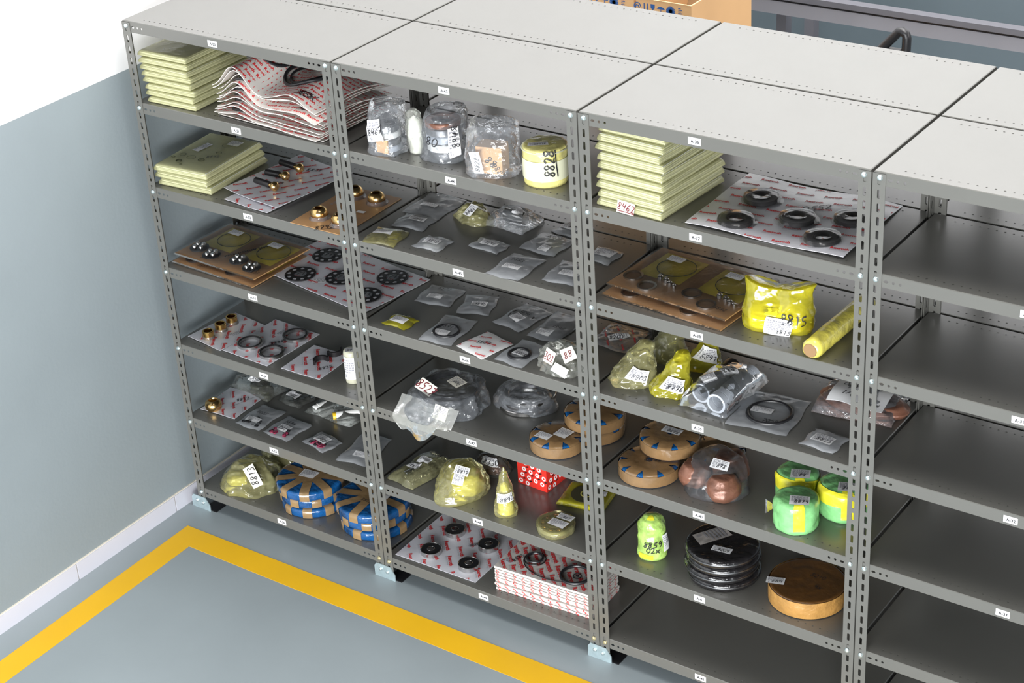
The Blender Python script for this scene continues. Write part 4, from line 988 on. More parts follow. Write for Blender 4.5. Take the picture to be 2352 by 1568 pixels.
for k in range(14):
    a_ = rnd.uniform(0,6.28); rr = R0*rnd.uniform(.15,.7); p = c+V((rr*math.cos(a_), rr*math.sin(a_)*.75, .006+rnd.uniform(0,.04)*(1-rr/R0))); M = Mesh(); Rm = Matrix.Rotation(rnd.uniform(0,3),3,'Z')@Matrix.Rotation(rnd.uniform(-.6,.6),3,'X')
    M.box(p, .022, .014, .010, Rm); M.build('small_part', [steel, black_st, pale_board][k % 3], r)
label(r, stuck(b, CAMANG-.80, .50), 0, 0, .042, .046, -.15, '301', .010, pm=manila, lines=False, nh=.020, nink=inkred, under=True, seed=5, nx=-.003, ny=0.0, name='paper_tag')
label(r, stuck(b, CAMANG+.10, .60), 0, 0, .044, .044, .3, '88', .011, pm=manila, lines=False, nh=.020, nink=inkred, seed=6, nx=-.004, ny=0.0, name='paper_tag')
label(r, stuck(b, CAMANG-.30, .24), 0, 0, .052, .030, -.45, None, .011, seed=7)
q = rect('c6', 3, (1840,1235), (2140,1322), (2320,1165), .0006); r, s = bag('parts_bag', 'clear bag with red brand print and a number label right behind the posts', 'bag', 'c6', 3, (1840,1235), (2140,1322), (2320,1165), .012, clear, seed=17, cr=.005)
brand_print(r, s, math.radians(-50), .035, .060, .045, sub=False, seed=6, off=.0018, res=1); label(r, s, s.w*.55, s.h*.42, .030, .070, -.7, '8200', .003, nang=1.4, nh=.016, seed=8)
scrawl(r, s, s.w*.25, s.h*.72, .022, '850', .6, .003)
# --- A-47: big rings in clear bags
c = P('d1', 640, 545, LV[4]+.075); c.z = LV[4]; R0 = mpx('d1', c, 275); c.x = max(c.x, .945+R0+.004); c.y = max(c.y, R0*.72)
r = thing('parts_bag', 'large clear bag tagged 8527 holding big seal rings, hanging over the edge', 'bag', c)
for k, (dz_, m_, rr) in enumerate(((.004,steel_d,.97),(.024,steel,1.0),(.044,black_rub,1.0))):
    M = Mesh(); M.ring(c+V((0,.01*k,dz_)), R0*rr, R0*rr*.90, .018, 64, bev=.003); M.build('seal_ring', m_, r, True)
M = Mesh(); M.lathe(c+V((0,.02,.012)), [(0,0),(R0*.86,0),(R0*.86,.030),(R0*.80,.034),(0,.030)], 48); M.build('bronze_disc', mat('dull_bronze', (.24,.21,.15), .3, .7, var=.2, vscale=14), r, True)
def bigbag(a, t): return 1 + (.20*max(0, math.cos(a+2.1))**2 + .14*max(0, math.cos(a-.1))**3 + .06*math.sin(3*a))*(1-t)
b = Wrap(c, [(R0*1.10,0.001),(R0*1.13,.014),(R0*1.08,.045),(R0*1.02,.074),(R0*.80,.082),(R0*.4,.076),(.001,.074)], 1.0, .98, 0, 2.0, .016, 13, 6, (.01,.02), 110, 64, bigbag)
b.mesh().build('bag_film', clear, r, 'all')
# loose flap of the bag over the shelf edge
M = Mesh()
def flap(u, v):
    x = c.x-R0*1.10+u*R0*2.20; t = max(0.0, (v-.35)/.65)
    dep = .078*math.exp(-((u-.50)/.24)**2)*(1+.22*math.sin(u*9.0)) + .030*math.exp(-((u-.10)/.12)**2)
    y = .060*(1-min(1, v/.35)) - .012 - .014*math.sin(min(1, t*1.4)*1.57) - .005*math.sin(u*13+1)*t
    z = LV[4]+.050*(1-min(1, v/.35))**1.3 + .005 - dep*t - .004*t
    if u > .80: z = max(z, LV[4]+.002); y += (u-.80)*.20*t
    return V((x+.05*(.52-u)*t, y, z + .0025*crease((u*.3,v*.14,0), 3, 16)))
M.grid(44, 22, flap); M.build('bag_flap', loose_film, r, 'all')
S = Tilt(c+V((-R0*.30, -R0*.52, .088)), V((.97,.0,-.05)), V((.12,.75,.60))); label(r, S, 0, 0, .075, .042, -.22, '8527', .006, pm=manila, lines=False, nh=.030, seed=9, nx=0.0, ny=0.0, name='paper_tag', nink=inkred)
S = Tilt(c+V((R0*.28, .03, .083)), V((1,0,0)), V((0,1,.1))); label(r, S, 0, 0, .060, .045, -.35, '8782', .002, pm=manila, seed=10, nh=.012)
S = Tilt(c+V((R0*.50, -R0*.92, .036)), V((1,.2,0)), V((-.1,.35,.9))); label(r, S, 0, 0, .05, .05, -.2, None, .004, pm=manila, seed=11)
c = P('d1', 1290, 640, LV[4]+.02); c.z = LV[4]; R0 = mpx('d1', c, 275); c.x = min(c.x+.022, 1.54); c.y = min(c.y, .425-R0*.5)
c.y = max(c.y, .20)
r = thing('parts_bag', 'clear crumpled bag of silver rings behind the bag tagged 8527', 'bag', c)
for k in range(3):
    M = Mesh(); M.ring(c+V((.006*k,.006*k,.003+.015*k)), R0*(.86-.02*k), R0*(.70-.02*k), .013, 56, bev=.002); M.build('silver_ring', [steel, steel_d, steel][k], r, True)
b = Wrap(c, [(R0*1.02,0),(R0*1.02,.010),(R0*.96,.034),(R0*.80,.058),(R0*.4,.062),(.001,.060)], 1.0, .72, 0, 2.0, .013, 13, 8, (0,0), 64, 40)
b.mesh().build('bag_film', clear, r, 'all')
g = 'brown taped discs on A-47'
c = P('d1', 1895, 760, LV[4]+.086); R0 = mpx('d1', c, 258); c.x = min(c.x, 1.845-R0); c.y = min(max(c.y, .24), .425-R0)
for k in range(2):
    taped_disc(['lower', 'upper'][k]+' brown taped disc of the pile half hidden by the post', V((c.x+.004*k, c.y, LV[4]+.0006+.0446*k)), R0, .040, 8, R0*.50, 1.0+k, True, g)
c = P('d1', 1598, 965, LV[4]+.043); R0 = mpx('d1', c, 232); c.y = max(c.y, R0+.012)
r, b = taped_disc('single brown taped disc with blue corners and two labels at the front', V((c.x, c.y, LV[4]+.0006)), R0, .044, 8, R0*.50, 2.1, True, g)
S = Surf([V((c.x-.5,c.y-.5,LV[4]+.0465)), V((c.x+.5,c.y-.5,LV[4]+.0465)), V((c.x+.5,c.y+.5,LV[4]+.0465)), V((c.x-.5,c.y+.5,LV[4]+.0465))])
label(r, S, .5-.030, .5-.034, .052, .036, -.05, None, .002, seed=101); label(r, S, .5+.020, .5+.010, .050, .052, -.1, None, .0032, seed=102); scrawl(r, S, .5+.05, .5+.03, .016, '8884', .2, .003)
# --- A-48
r, s = bag('parts_bag', 'yellowish bag with a coil spring and white labels at the left post', 'bag', 'd2', 5, (150,372), (370,475), (680,215), .034, olive_film, seed=19, cr=.007, pw=.4)
a_ = s.base.uv(.45,.16,.019); d = (s.base.uv(.52,.62,.019)-a_); M = Mesh(); ex = d.normalized(); ey = V((0,0,1)); ez = ex.cross(ey)
M.tube([a_+d*(t/150)+ (ez*math.cos(t*.75)+ey*math.sin(t*.75))*.015 for t in range(151)], .0019, 6); M.build('coil_spring', steel, r, True)
label(r, s, s.w*.42, s.h*.38, .050, .030, .1, '8814', .003, seed=111); label(r, s, s.w*.52, s.h*.56, .052, .035, .15, None, .006, seed=112); scrawl(r, s, s.w*.58, s.h*.83, .018, '884', .3, .005)
c = cbase('d2', 5, 800, 470); R0 = mpx('d2', c, 215); c.y = max(c.y, .115)
def teardrop(a, t): return 1 + .62*max(0, math.cos(a-CAMANG+.75))**5*(1-t)
r, b = lump('parts_bag', 'round yellow bag labelled 8817 with a pointed corner over the shelf edge', 'bag', c, [(R0*.92,0),(R0,.015),(R0*.98,.045),(R0*.80,.085),(R0*.45,.11),(.001,.116)], 1.0, .92, 0, yel_film, None, .009, 13, 23, bulge=teardrop)
b2 = Wrap(c+V((.01,.01,.002)), [(R0*.6,0),(R0*.68,.03),(R0*.55,.07),(R0*.25,.092),(.001,.094)], 1.0, .9, 0, 2, .006, 18, 3); b2.mesh().build('contents', yellow_wrap, r, 'all')
label(r, stuck(b, CAMANG-.05, .72), .0, .0, .052, .032, -.35, '8817', .008, seed=113); label(r, stuck(b, CAMANG-.22, .55), 0, 0, .040, .045, -.1, None, .008, seed=114)
c = cbase('d2', 5, 1168, 655); R0 = mpx('d2', c, 102); H = hpx('d2', c, 400)
r, b = lump('parts_bag', 'narrow cone-shaped yellow bag labelled 8840', 'bag', c, [(R0*.98,0),(R0,.01),(R0*.85,H*.25),(R0*.66,H*.45),(R0*.55,H*.62),(R0*.32,H*.84),(R0*.06,H)], 1.0, 1.0, 0, yel_film, None, .004, 20, 25)
b2 = Wrap(c+V((0,0,.002)), [(R0*.7,0),(R0*.62,H*.2),(R0*.45,H*.45),(R0*.32,H*.6),(.001,H*.66)], 1, 1, 0, 2, .004, 24, 3); b2.mesh().build('contents', yellow_wrap, r, 'all')
label(r, Round(b, CAMANG-.02, .42), 0, 0, .050, .034, .1, '8840', .004, seed=115, nh=.014)
c = cbase('d2', 5, 1050, 290); c.y = min(c.y, .36); R0 = mpx('d2', c, 175)
r, b = lump('parts_bag', 'dark smoky bag labelled 8330 behind the yellow bag 8817', 'bag', c, [(R0*.96,0),(R0,.015),(R0*.85,.04),(R0*.5,.062),(.001,.066)], 1.0, .62, 0, dark_film, copper_w, .008, 15, 27, inner_scale=.8)
label(r, Round(b, CAMANG-.35, .62), 0, 0, .052, .036, -.15, '8330', .007, seed=116, nh=.016)
c = cbase('d2', 5, 800, 250); c = V((1.17, .385, LV[5]))
r, b = lump('parts_bag', 'olive bag in the shadow behind the yellow bag 8817', 'bag', c, [(.055,0),(.056,.012),(.045,.034),(.02,.05),(.001,.052)], 1.1, .62, 0, olive_film, dark_olive, .006, 17, 29)
# red box with white rings
z = LV[5]; a = P('d2', 1272, 398, z); b_ = P('d2', 1520, 490, z); e = (b_-a).normalized(); n = V((-e.y,e.x,0)); bw = (b_-a).length; bd = (P('d2',1680,352,z)-b_).dot(n); bh = hpx('d2', a, 215)
cc = a+e*bw/2+n*bd/2; Rb = Matrix((e, n, V((0,0,1)))).transposed()
r = thing('bearing_box', 'red cardboard box printed with white rings', 'box', cc); M = Mesh(); M.box(cc+V((0,0,bh/2)), bw, bd, bh, Rb); M.build('box_card', red_box, r)
M = Mesh()
for (T, ww, name) in ((Tilt(a, e, V((0,0,1))), bw, 'f'), (Tilt(b_, n, V((0,0,1))), bd, 's')):
    f = T.fn(.0008)
    for j in range(-1, 8):
        for i in range(-4, 7):
            cx = .014+i*.0285+j*.008; cy = .015+j*.0255-i*.0045
            if not (.009 < cx < ww-.009 and .009 < cy < bh-.009): continue
            N = 14
            for k in range(N):
                t0, t1 = 6.2832*k/N, 6.2832*(k+1)/N
                M.flat(f, [(cx+.0088*math.cos(t0),cy+.0088*math.sin(t0)),(cx+.0088*math.cos(t1),cy+.0088*math.sin(t1)),(cx+.0038*math.cos(t1),cy+.0038*math.sin(t1)),(cx+.0038*math.cos(t0),cy+.0038*math.sin(t0))], [(0,1,2,3)], 0)
            if cx+.018 < ww and cy+.012 < bh: M.stroke(f, [(cx+.010,cy+.010),(cx+.020,cy+.014)], .005, 1)
M.build('ring_print', [paper, black_st], r)
T = Tilt(b_+n*bd*.58+V((0,0,bh*.62)), n, V((0,0,1))); label(r, T, 0, 0, .055, .018, .0, '88', .0015, seed=117)
# yellow envelope with dark disc
q = rect('d2', 5, (1592,592), (1990,672), (2195,500), .0006); s = Surf(q)
dx = max(0, q[1].x-1.845); q = [p-V((dx,0,0)) for p in q]
r, s = packet('bright yellow flat packet with a dark disc inside, right of A-48', q, .020, 77, None, yel_deep); 
M = Mesh(); M.lathe(s.uv(.5,.5,.0004), [(.055,0),(.055,.0008),(.0,.0009)], 36); M.build('dark_disc', dark_olive, r); M = Mesh(); M.ring(s.uv(.5,.5,.0014), .022, .018, .0006, 28); M.build('disc_ring', yellow_wrap, r)
label(r, s, s.w*.75, s.h*.60, .05, .03, .1, None, .003, seed=118)
# valve plate in a yellow bag
c = cbase('d2', 5, 1575, 800); R0 = mpx('d2', c, 165); c.y = max(c.y, R0+.02)
r = thing('parts_bag', 'round ported plate in a yellow bag with two labels, front of A-48', 'bag', c)
M = Mesh(); M.ring(c+V((0,0,.002)), R0*.95, R0*.82, .016, 48); M.ring(c+V((0,0,.002)), R0*.48, R0*.3, .016, 40); M.lathe(c+V((0,0,.002)), [(0,0),(R0*.9,0),(R0*.9,.006),(0,.006)], 40); M.build('ported_plate', mat('olive_metal', (.30,.29,.16), .35, .6), r, True)
for k in range(9):
    a_ = 6.2832*k/9; M = Mesh(); M.lathe(c+V((R0*.66*math.cos(a_), R0*.66*math.sin(a_), .003)), [(R0*.15,0),(R0*.15,.014),(R0*.12,.016),(0,.017)], 18); M.build('piston_slipper', brass, r, True)
b = Wrap(c, [(R0*1.03,0),(R0*1.05,.010),(R0*1.02,.020),(R0*.9,.024),(.001,.024)], 1.0, 1.0, 0, 2, .004, 20, 33, (0,0), 56, 30, lambda a, t: 1+.14*max(0, math.cos(a+.9))**4); b.mesh().build('bag_film', yel_film, r, 'all')
S = Surf([c+V((-.5,-.5,.026)), c+V((.5,-.5,.026)), c+V((.5,.5,.026)), c+V((-.5,.5,.026))], lambda u, v: 0)
label(r, S, .5+.022, .5+.030, .058, .030, .0, '880', .004, seed=119); label(r, S, .5+.018, .5-.012, .066, .038, -.05, None, .003, seed=120)
# --- A-49: bearing board and O-ring cards
q = rect('d2', 6, (218,1022), (905,1263), (1270,890), .0006); s = Surf(q, wave(.0008,.6,.5,.4,8))
r = thing('skin_pack', 'white printed board with four ball bearings on the bottom shelf', 'skin pack', (q[0]+q[2])/2); sheet(r, s); brand_print(r, s, math.radians(-48), .062, .098, .046, seed=15)
for (x, y) in ((525,1000),(730,830),(1018,955),(848,1122)): bearing(r, P('d2', x, y, LV[6]+.004), mpx('d2', q[0], 92), .0125, .018)
scrawl(r, s, s.w*.72, s.h*.75, .022, '8824', 1.0); label(r, s, s.w*.62, s.h*.62, .02, .05, -.6, None, seed=16, pm=board_w); scrawl(r, s, s.w*.62, s.h*.62, .012, '8828', 1.0, .004)
names = ['lowest', 'second lowest', 'third lowest', 'fourth', 'fifth', 'sixth', 'third from the top', 'second from the top', 'topmost']
zt = LV[6]; a = P('d2', 1080, 1318, zt); b_ = P('d2', 1835, 1560, zt); e = (b_-a).normalized(); n = V((-e.y,e.x,0)); w = .388; d = .19
if (a+e*w).x > 1.845: a.x -= (a+e*w).x-1.845
a.y = max(a.y, .030)
for k in range(9):
    rnd = random.Random(k+5); aa = a+V((rnd.uniform(-.004,.004), rnd.uniform(-.004,.004), .0004+.0112*k)); q = [aa, aa+e*w, aa+e*w+n*d, aa+n*d]
    hf = wave(.0012, 1.2, .8, k*.9, k); s = Surf(q, lambda u, v, hf=hf: hf(u,v)*.6)
    r = thing('skin_pack', 'cream printed card in the O-ring card stack, ' + names[k] + (' with black O-rings on it' if k == 8 else ''), 'skin pack', (q[0]+q[2])/2, 'printed cards stacked on the bottom shelf')
    sheet(r, s, board_cream, .0088, 14)
    if k == 8:
        brand_print(r, s, math.radians(-48), .075, .092, .030, off=.0096, seed=3)
        for (x, y, R0, t) in ((1415,1043,.038,.0018),(1415,1035,.028,.0045),(1765,1185,.052,.0058),(1775,1187,.014,.0016),(1775,1187,.004,.002)):
            p = P('d2', x, y, zt+.11); M = Mesh(); lx = (p-aa).dot(e); ly = (p-aa).dot(n); M.torus(s.fn(.0090, min(lx, w-R0-.004), min(ly, d-R0-.003)), R0, t, 44, 8); M.build('o_ring', black_rub, r, True)
        M = Mesh(); M.tube([s.pt(.105+.10*math.cos(t*.16+2.9)*1.35+.10, .10+.085*math.sin(t*.16+2.9), .0105) for t in range(22)], .0016, 6); M.build('thin_cord_ring', black_rub, r, True)
        scrawl(r, s, .052, .075, .018, '8883', 1.3, .0105); label(r, s, .030, .045, .035, .03, -.7, None, .0092, pm=board_w, seed=4)
    else:
        M = Mesh()
        for i in range(11):           # red print that wraps over the front edge
            T = Tilt(s.uv((i+.35)/11, 0, .0042)+V((0,-.0006,0)), e, V((0,0,1))); put_text(M, T.fn(.0003), 'xro' if (i+k) % 3 else 'Rex', 0, 0, .0066, -.5, 0, .03, 1)
        for i in range(5):
            T = Tilt(s.uv(1, (i+.5)/5, .0042), n, V((0,0,1))); put_text(M, T.fn(.0004), 'xro', 0, 0, .0066, -.5, 0, .03, 1)
        o = M.build('brand_print', red_p, r); o['kind'] = 'stuff'

# ================================================================== goods on unit A-36 .. A-42
# --- A-37: stack of film packets with tag 8462
q = rect('d3', 1, (135,705), (600,832), None, 0.0, .335); q = [p+V((.004,.010,0)) for p in q]
ex = max(0, 1.905-q[0].x); q = [p+V((ex*.3,0,0)) for p in q]
z = 0.0; names = ['lowest, with the cream tag 8462', 'second lowest', 'third lowest', 'fourth from the shelf', 'fifth from the shelf', 'fourth from the top', 'third from the top', 'second from the top', 'topmost']
for k in range(9):
    th = .0288; qq = [p+V((.0015*math.sin(k*2), .002*k+.002*math.cos(k*1.4), z+.0006)) for p in q]
    r, s = packet('yellow film packet in the stack of nine under A-36, ' + names[k], qq, th, 60+k, 'packets in the stack under A-36', ang=[.0,.02,-.02,.025,-.01,.03,-.02,.015,.02][k])
    if k == 0:
        T = Tilt(qq[0].lerp(qq[1], .47)+V((0,-.0035,.020)), (qq[1]-qq[0]), V((0,.25,1))); label(r, T, 0, 0, .062, .036, -.02, '8462', .002, pm=manila, lines=False, nh=.022, nink=inkred, under=True, nx=0.0, ny=.002, seed=2, name='paper_tag')
    z += th
# --- A-37: board with five shaft seals
q = rect('d3', 1, (790,832), (1930,1090), (2275,690), .0006); q = [p+V((0,.004,0)) for p in q]
hv = lambda u, v: .004+.0035*math.sin(u*8+v*2)+.006*max(0, v-.6)*math.sin(u*9)+.0015*math.sin(v*11); s = Surf(q, hv)
r = thing('skin_pack', 'big white printed board with five dark bearings on shelf A-37', 'skin pack', (q[0]+q[2])/2); sheet(r, s, n=36); brand_print(r, s, math.radians(7), .054, .086, .047, seed=21)
for (x, y) in ((1160,800),(1345,640),(1605,785),(2000,790),(1785,930)):
    c = P('d3', x, y, LV[1]+.012); c.z = LV[1]+.007; R0 = .053
    M = Mesh(); M.ring(c, R0, R0*.86, .013, 44, bev=.0015, m=0); M.ring(c, R0*.86, R0*.52, .011, 44, bev=.001, m=1); M.ring(c, R0*.52, R0*.42, .013, 40, bev=.001, m=0)
    bj = M.build('bearing', [black_st, black_rub], r, True); M = Mesh(); M.lathe(c, [(R0*1.25,-.003),(R0*1.04,.004),(R0*.98,.0145),(R0*.5,.0148),(.001,.010)], 36, cap=False); M.build('skin_film', thin_clear, bj, 'all')
scrawl(r, s, s.w*.58, s.h*.66, .030, '0552', .5, .0028); scrawl(r, s, s.w*.24, s.h*.10, .020, '8493', .5, .0028); label(r, s, s.w*.52, s.h*.32, .06, .04, -.3, None, seed=23, pm=board_w)
# --- A-38: two gasket cards
q = [V((1.885,.052,LV[2]+.0006)), V((2.318,.020,LV[2]+.0006)), V((2.340,.318,LV[2]+.0006)), V((1.907,.350,LV[2]+.0006))]
gasket_card('lower brown gasket card beneath another on shelf A-38', q, 61, pouch_film, (), ((.35,.16,-.031),), wave(.0015,.6,.4,.2,3))
q2 = [p+V((.000,.030,.020)) for p in q]
gasket_card('upper brown gasket card with steel washers and plugs on shelf A-38', q2, 64, pouch_film, ((.90,.12,.016,'8882',.0),), ((.55,.15,-.031),(.58,.36,.009),(.70,.34,.009),(.80,.30,.008),(.90,.27,.006),(.20,.27,-.032)), wave(.0025,.5,.4,1.2,4))
# yellow bag 8815 and yellow roll
c = cbase('d4', 2, 1345, 600); R0 = mpx('d4', c, 255); c.y = max(c.y, .11)
r = thing('parts_bag', 'bright yellow bag marked 8815 with a white label on shelf A-38', 'bag', c)
b = Wrap(c, [(R0*.93,0),(R0*.98,.015),(R0*.96,.05),(R0*.92,.085),(R0*.96,.112),(R0*.98,.120)], 1.0, .60, .22, 2.8, .008, 12, 41, (0,.015), 96, 70, lambda a, t: 1-.86*max(0, t-.35)**1.1*1.55*abs(math.sin(a-.22))**1.5*.9, .035)
b.mesh().build('bag_film', yel_deep, r, 'all')
b2 = Wrap(c+V((0,0,.002)), [(R0*.78,0),(R0*.84,.02),(R0*.76,.055),(R0*.4,.078),(.001,.080)], 1.0, .60, .22, 2.8, .005, 18, 5, (0,0), 56, 36); b2.mesh().build('contents', yellow_br, r, 'all')
label(r, Round(b, CAMANG-.28, .22), .0, .0, .074, .052, -.08, '8815', .006, seed=130, nh=.014, nx=.015, ny=-.012)
M = Mesh(); f = Round(b, CAMANG+.12, .42).fn(.006); write(M, f, '8815', 0, 0, .026, -.05); M.build('marker_writing', ink, r)
a = P('d4', 1570, 790, LV[2]+.03); b_ = P('d4', 1985, 440, LV[2]+.03); a.z = b_.z = LV[2]+.033; d = (b_-a).normalized()
r = thing('wrapped_roll', 'yellow film-wrapped roll lying at an angle beside the right post', 'wrapped part', (a+b_)/2-V((0,0,.033)))
M = Mesh(); N = 26; pts = []; L = (b_-a).length; L = min(L, .40)
Rm = d.to_track_quat('Z','Y').to_matrix(); vs = []; fs = []
for j in range(N+1):
    for k in range(20):
        t = 6.2832*k/20; rr = .030*(1 if 0 < j < N else .75)+.0018*crease((j*.03,math.cos(t)*.05,math.sin(t)*.05), 4, 16); vs.append(a+d*(L*j/N)+Rm@V((rr*math.cos(t), rr*math.sin(t), 0)))
for j in range(N):
    for k in range(20): fs.append((j*20+k, j*20+(k+1)%20, (j+1)*20+(k+1)%20, (j+1)*20+k))
fs.append(tuple(range(19,-1,-1))); fs.append(tuple(N*20+k for k in range(20))); M.add(vs, fs)
M.build('yellow_film_wrap', mat('yellow_roll_wrap', (.66,.58,.10), .28, var=.28, vscale=14, bmp=(30,.7,.008), coat=.4), r, 'all')
M = Mesh(); M.lathe(a-d*.003, [(0,0),(.020,0),(.022,.004)], 20, Rm); M.build('roll_core', carton_in, r)
# --- A-39
def ybag(lab, x, y, rx, H, num, m, seed, sy=.7, rot=.3, la=0.0, lv=.45, dx=0.0):
    c = cbase('d4', 3, x, y); R0 = mpx('d4', c, rx); c.y = min(max(c.y, R0*sy*.9+.01), .41-R0*sy*.6); c.x = max(c.x, 1.885+R0*.85)
    r, b = lump('parts_bag', lab, 'bag', c, [(R0*.98,0),(R0,.010),(R0*.80,H*.35),(R0*.52,H*.62),(R0*.34,H*.85),(R0*.22,H*.97),(.001,H)], 1.0, sy, rot, m, dark_olive, .010, 15, seed, inner_scale=.62, lean=(.02,.05), group='yellow bags on A-39')
    if num: label(r, Round(b, CAMANG+la, lv), 0, 0, .058, .040, -.25, num, .008, seed=seed, nh=.015)
    return r, b
ybag('leftmost yellow bag marked 8803 on shelf A-39', 285, 985, 178, .125, '8803', yel_film, 51, la=-.1, lv=.34)
ybag('dark yellow bag without a front label behind two others on A-39', 560, 840, 150, .13, None, olive_film, 52, sy=.6)
ybag('yellow bag labelled 8776 nearest the edge of shelf A-39', 592, 1072, 152, .125, '8776', yel_deep, 53, la=-.15, lv=.34)
ybag('yellow bag labelled 8841 in the back row beside the grey tubes', 815, 900, 130, .115, '8841', yel_deep, 54, la=-.1, lv=.45, sy=.6)
a1 = P('d4', 905, 1165, LV[3]+.032); a2 = P('d4', 1195, 925, LV[3]+.032); d = (a2-a1); d.z = 0; d.normalize()
cc = (a1+a2)/2; cc.z = LV[3]
r = thing('parts_bag', 'clear bag with two rows of grey plastic rings like tubes', 'bag', cc)
side = V((-d.y, d.x, 0))
for t, (o, n_) in enumerate(((V((0,0,0)), 9), (side*.072, 8))):
    Rm = d.to_track_quat('Z','Y').to_matrix()
    for k in range(n_):
        M = Mesh(); p = a1+o+d*(.024*k+(.03 if t else 0)); p.z = LV[3]+.0345; M.ring(p, .0325, .0255, .0225, 30, Rm, bev=.0012); M.build('plastic_ring', grey_plas if not (t and k > 4) else black_st, r, True)
q = [a1-d*.02-side*.045, a1-d*.02+side*.125, a1+d*.245+side*.125, a1+d*.245-side*.045]; q = [V((p.x,p.y,LV[3])) for p in q]
s = Surf(q, lambda u, v: .004+.072*max(0, math.sin(math.pi*u)*math.sin(math.pi*v))**.28+.005*crease((u*.17,v*.26,0), 5, 15))
lo = Surf(q); M = Mesh(); M.grid(30, 30, lambda u, v: s.uv(u, v)); M.grid(10, 10, lambda u, v: lo.uv(u, v, .0006) if 0 < u < 1 and 0 < v < 1 else s.uv(u, v), 0, False); M.build('bag_film', clear_soft, r, 'all')
label(r, s, .080, .155, .050, .044, -.9, '888', .003, seed=140, nh=.018); label(r, s, .115, .09, .045, .04, -.9, None, .003, seed=141)
zipbag('large zip bag marked 7028 with one thin black ring on shelf A-39', 'd4', 3, (975,1302), (1408,1393), (1598,1152), None, 'ring', 142, .40, .46, .068, .032, wnum='7028', wx=.62, wy=.22, R=.067, rt=.0065, ru=.53, rv=.45, h=.007, group='zip bags on shelf A-39')
zipbag('small zip bag with a white label alone at the front of A-39', 'd4', 3, (1492,1442), (1730,1520), (1852,1412), '8825', 'none', 143, .48, .46, .066, .042, group='zip bags on shelf A-39')
q = rect('d4', 3, (1560,1225), (2190,1350), (2290,1110), .0006); qq = q
dx = max(0, q[1].x-2.775)
r, s = bag('parts_bag', 'big clear bag with a white paper note OBS inside, behind the right posts', 'bag', 'd4', 3, (1575,1222), (2150,1335), (2290,1120), .050, clear, seed=29, cr=.010, pw=.35)
S = Surf([s.base.uv(.16,.10,.0), s.base.uv(.86,.02,.0), s.base.uv(.92,.88,.0), s.base.uv(.20,.90,.0)], lambda u, v: .044+.004*math.sin(u*7)+.003*math.sin(v*6+u*4)+.012*max(0,math.sin(math.pi*v)))
sheet(r, S, paper, .0008, 14, 'paper_note'); scrawl(r, S, S.w*.24, S.h*.62, .024, 'OBS', -.1, .0016); scrawl(r, S, S.w*.30, S.h*.28, .020, '1/0', -.1, .0016); scrawl(r, S, S.w*.80, S.h*.15, .016, '64x', .1, .0016); scrawl(r, S, S.w*.72, S.h*.66, .016, '05', .1, .0016)
b2 = Wrap(s.base.uv(.55,.5,.002), [(.11,0),(.12,.015),(.10,.034),(.001,.040)], 1.2, .62, 0, 2, .004, 18, 3); b2.mesh().build('contents', copper_w, r, 'all')
# --- A-40: brown taped discs
g = 'brown taped discs on A-40'; th = .044
c1_ = P('d5', 405, 420, LV[4]+th); R1 = mpx('d5', c1_, 224); c1_.y = max(c1_.y, R1+.015); c1_.x = max(c1_.x, 1.875+R1)
r, b = taped_disc('brown taped disc marked 8698 lying on shelf A-40 at the left', V((c1_.x, c1_.y, LV[4]+.0006)), R1, th, 9, R1*.47, .4, True, g)
S = Surf([V((c1_.x-.5,c1_.y-.5,LV[4]+th)), V((c1_.x+.5,c1_.y-.5,LV[4]+th)), V((c1_.x+.5,c1_.y+.5,LV[4]+th)), V((c1_.x-.5,c1_.y+.5,LV[4]+th))]); scrawl(r, S, .5+.01, .5+.005, .020, '8698', .35, .005)
c3_ = V((c1_.x+.155, min(c1_.y+.160, .425-R1), LV[4]+.0006))
taped_disc('brown taped disc at the back of A-40 under the one labelled 8686', c3_, R1*.97, th, 9, R1*.47, .9, True, g)
c2_ = P('d5', 575, 205, LV[4]+2*th+.006); cz = LV[4]+th+.0052
r, b = taped_disc('brown taped disc labelled 8686 lying on top of two others', V((c2_.x, c2_.y, cz)), R1, th, 9, R1*.47, .15, True, g)
S = Surf([V((c2_.x-.5,c2_.y-.5,cz+th)), V((c2_.x+.5,c2_.y-.5,cz+th)), V((c2_.x+.5,c2_.y+.5,cz+th)), V((c2_.x-.5,c2_.y+.5,cz+th))]); label(r, S, .5+.0, .5+.012, .066, .034, .02, '8686', .004, seed=150, nh=.015)
# bag of brown lumps
c = cbase('d5', 4, 915, 572); R0 = mpx('d5', c, 215); c.y = max(c.y, .125)
r = thing('parts_bag', 'clear bag with coppery brown wrapped lumps and a white label', 'bag', c)
for k, (dx, dy, rr, hh) in enumerate(((-.062,-.03,.050,.075),(.055,-.055,.055,.080),(.02,.055,.062,.092))):
    bb = Wrap(c+V((dx,dy,.002)), [(rr*.8,0),(rr,.02),(rr*.95,hh*.55),(rr*.6,hh*.9),(.001,hh)], 1.0, .95, k, 2.2, .005, 18, 60+k, (0,0), 36, 28); bb.mesh().build('wrapped_lump', copper_w, r, 'all')
b = Wrap(c, [(R0*1.06,0),(R0*1.06,.012),(R0*.96,.05),(R0*.80,.085),(R0*.5,.102),(.001,.106)], 1.02, .86, -.35, 2.4, .009, 12, 63, (.0,.02), 60, 44, lambda a, t: 1+(.30*max(0, math.cos(a-CAMANG+.95))**6+.18*max(0, math.cos(a-CAMANG-.55))**6)*(1-t)); b.mesh().build('bag_film', clear_soft, r, 'all')
label(r, stuck(b, CAMANG-.15, .64), 0, 0, .056, .036, -.3, '878', .008, seed=151, nh=.014)
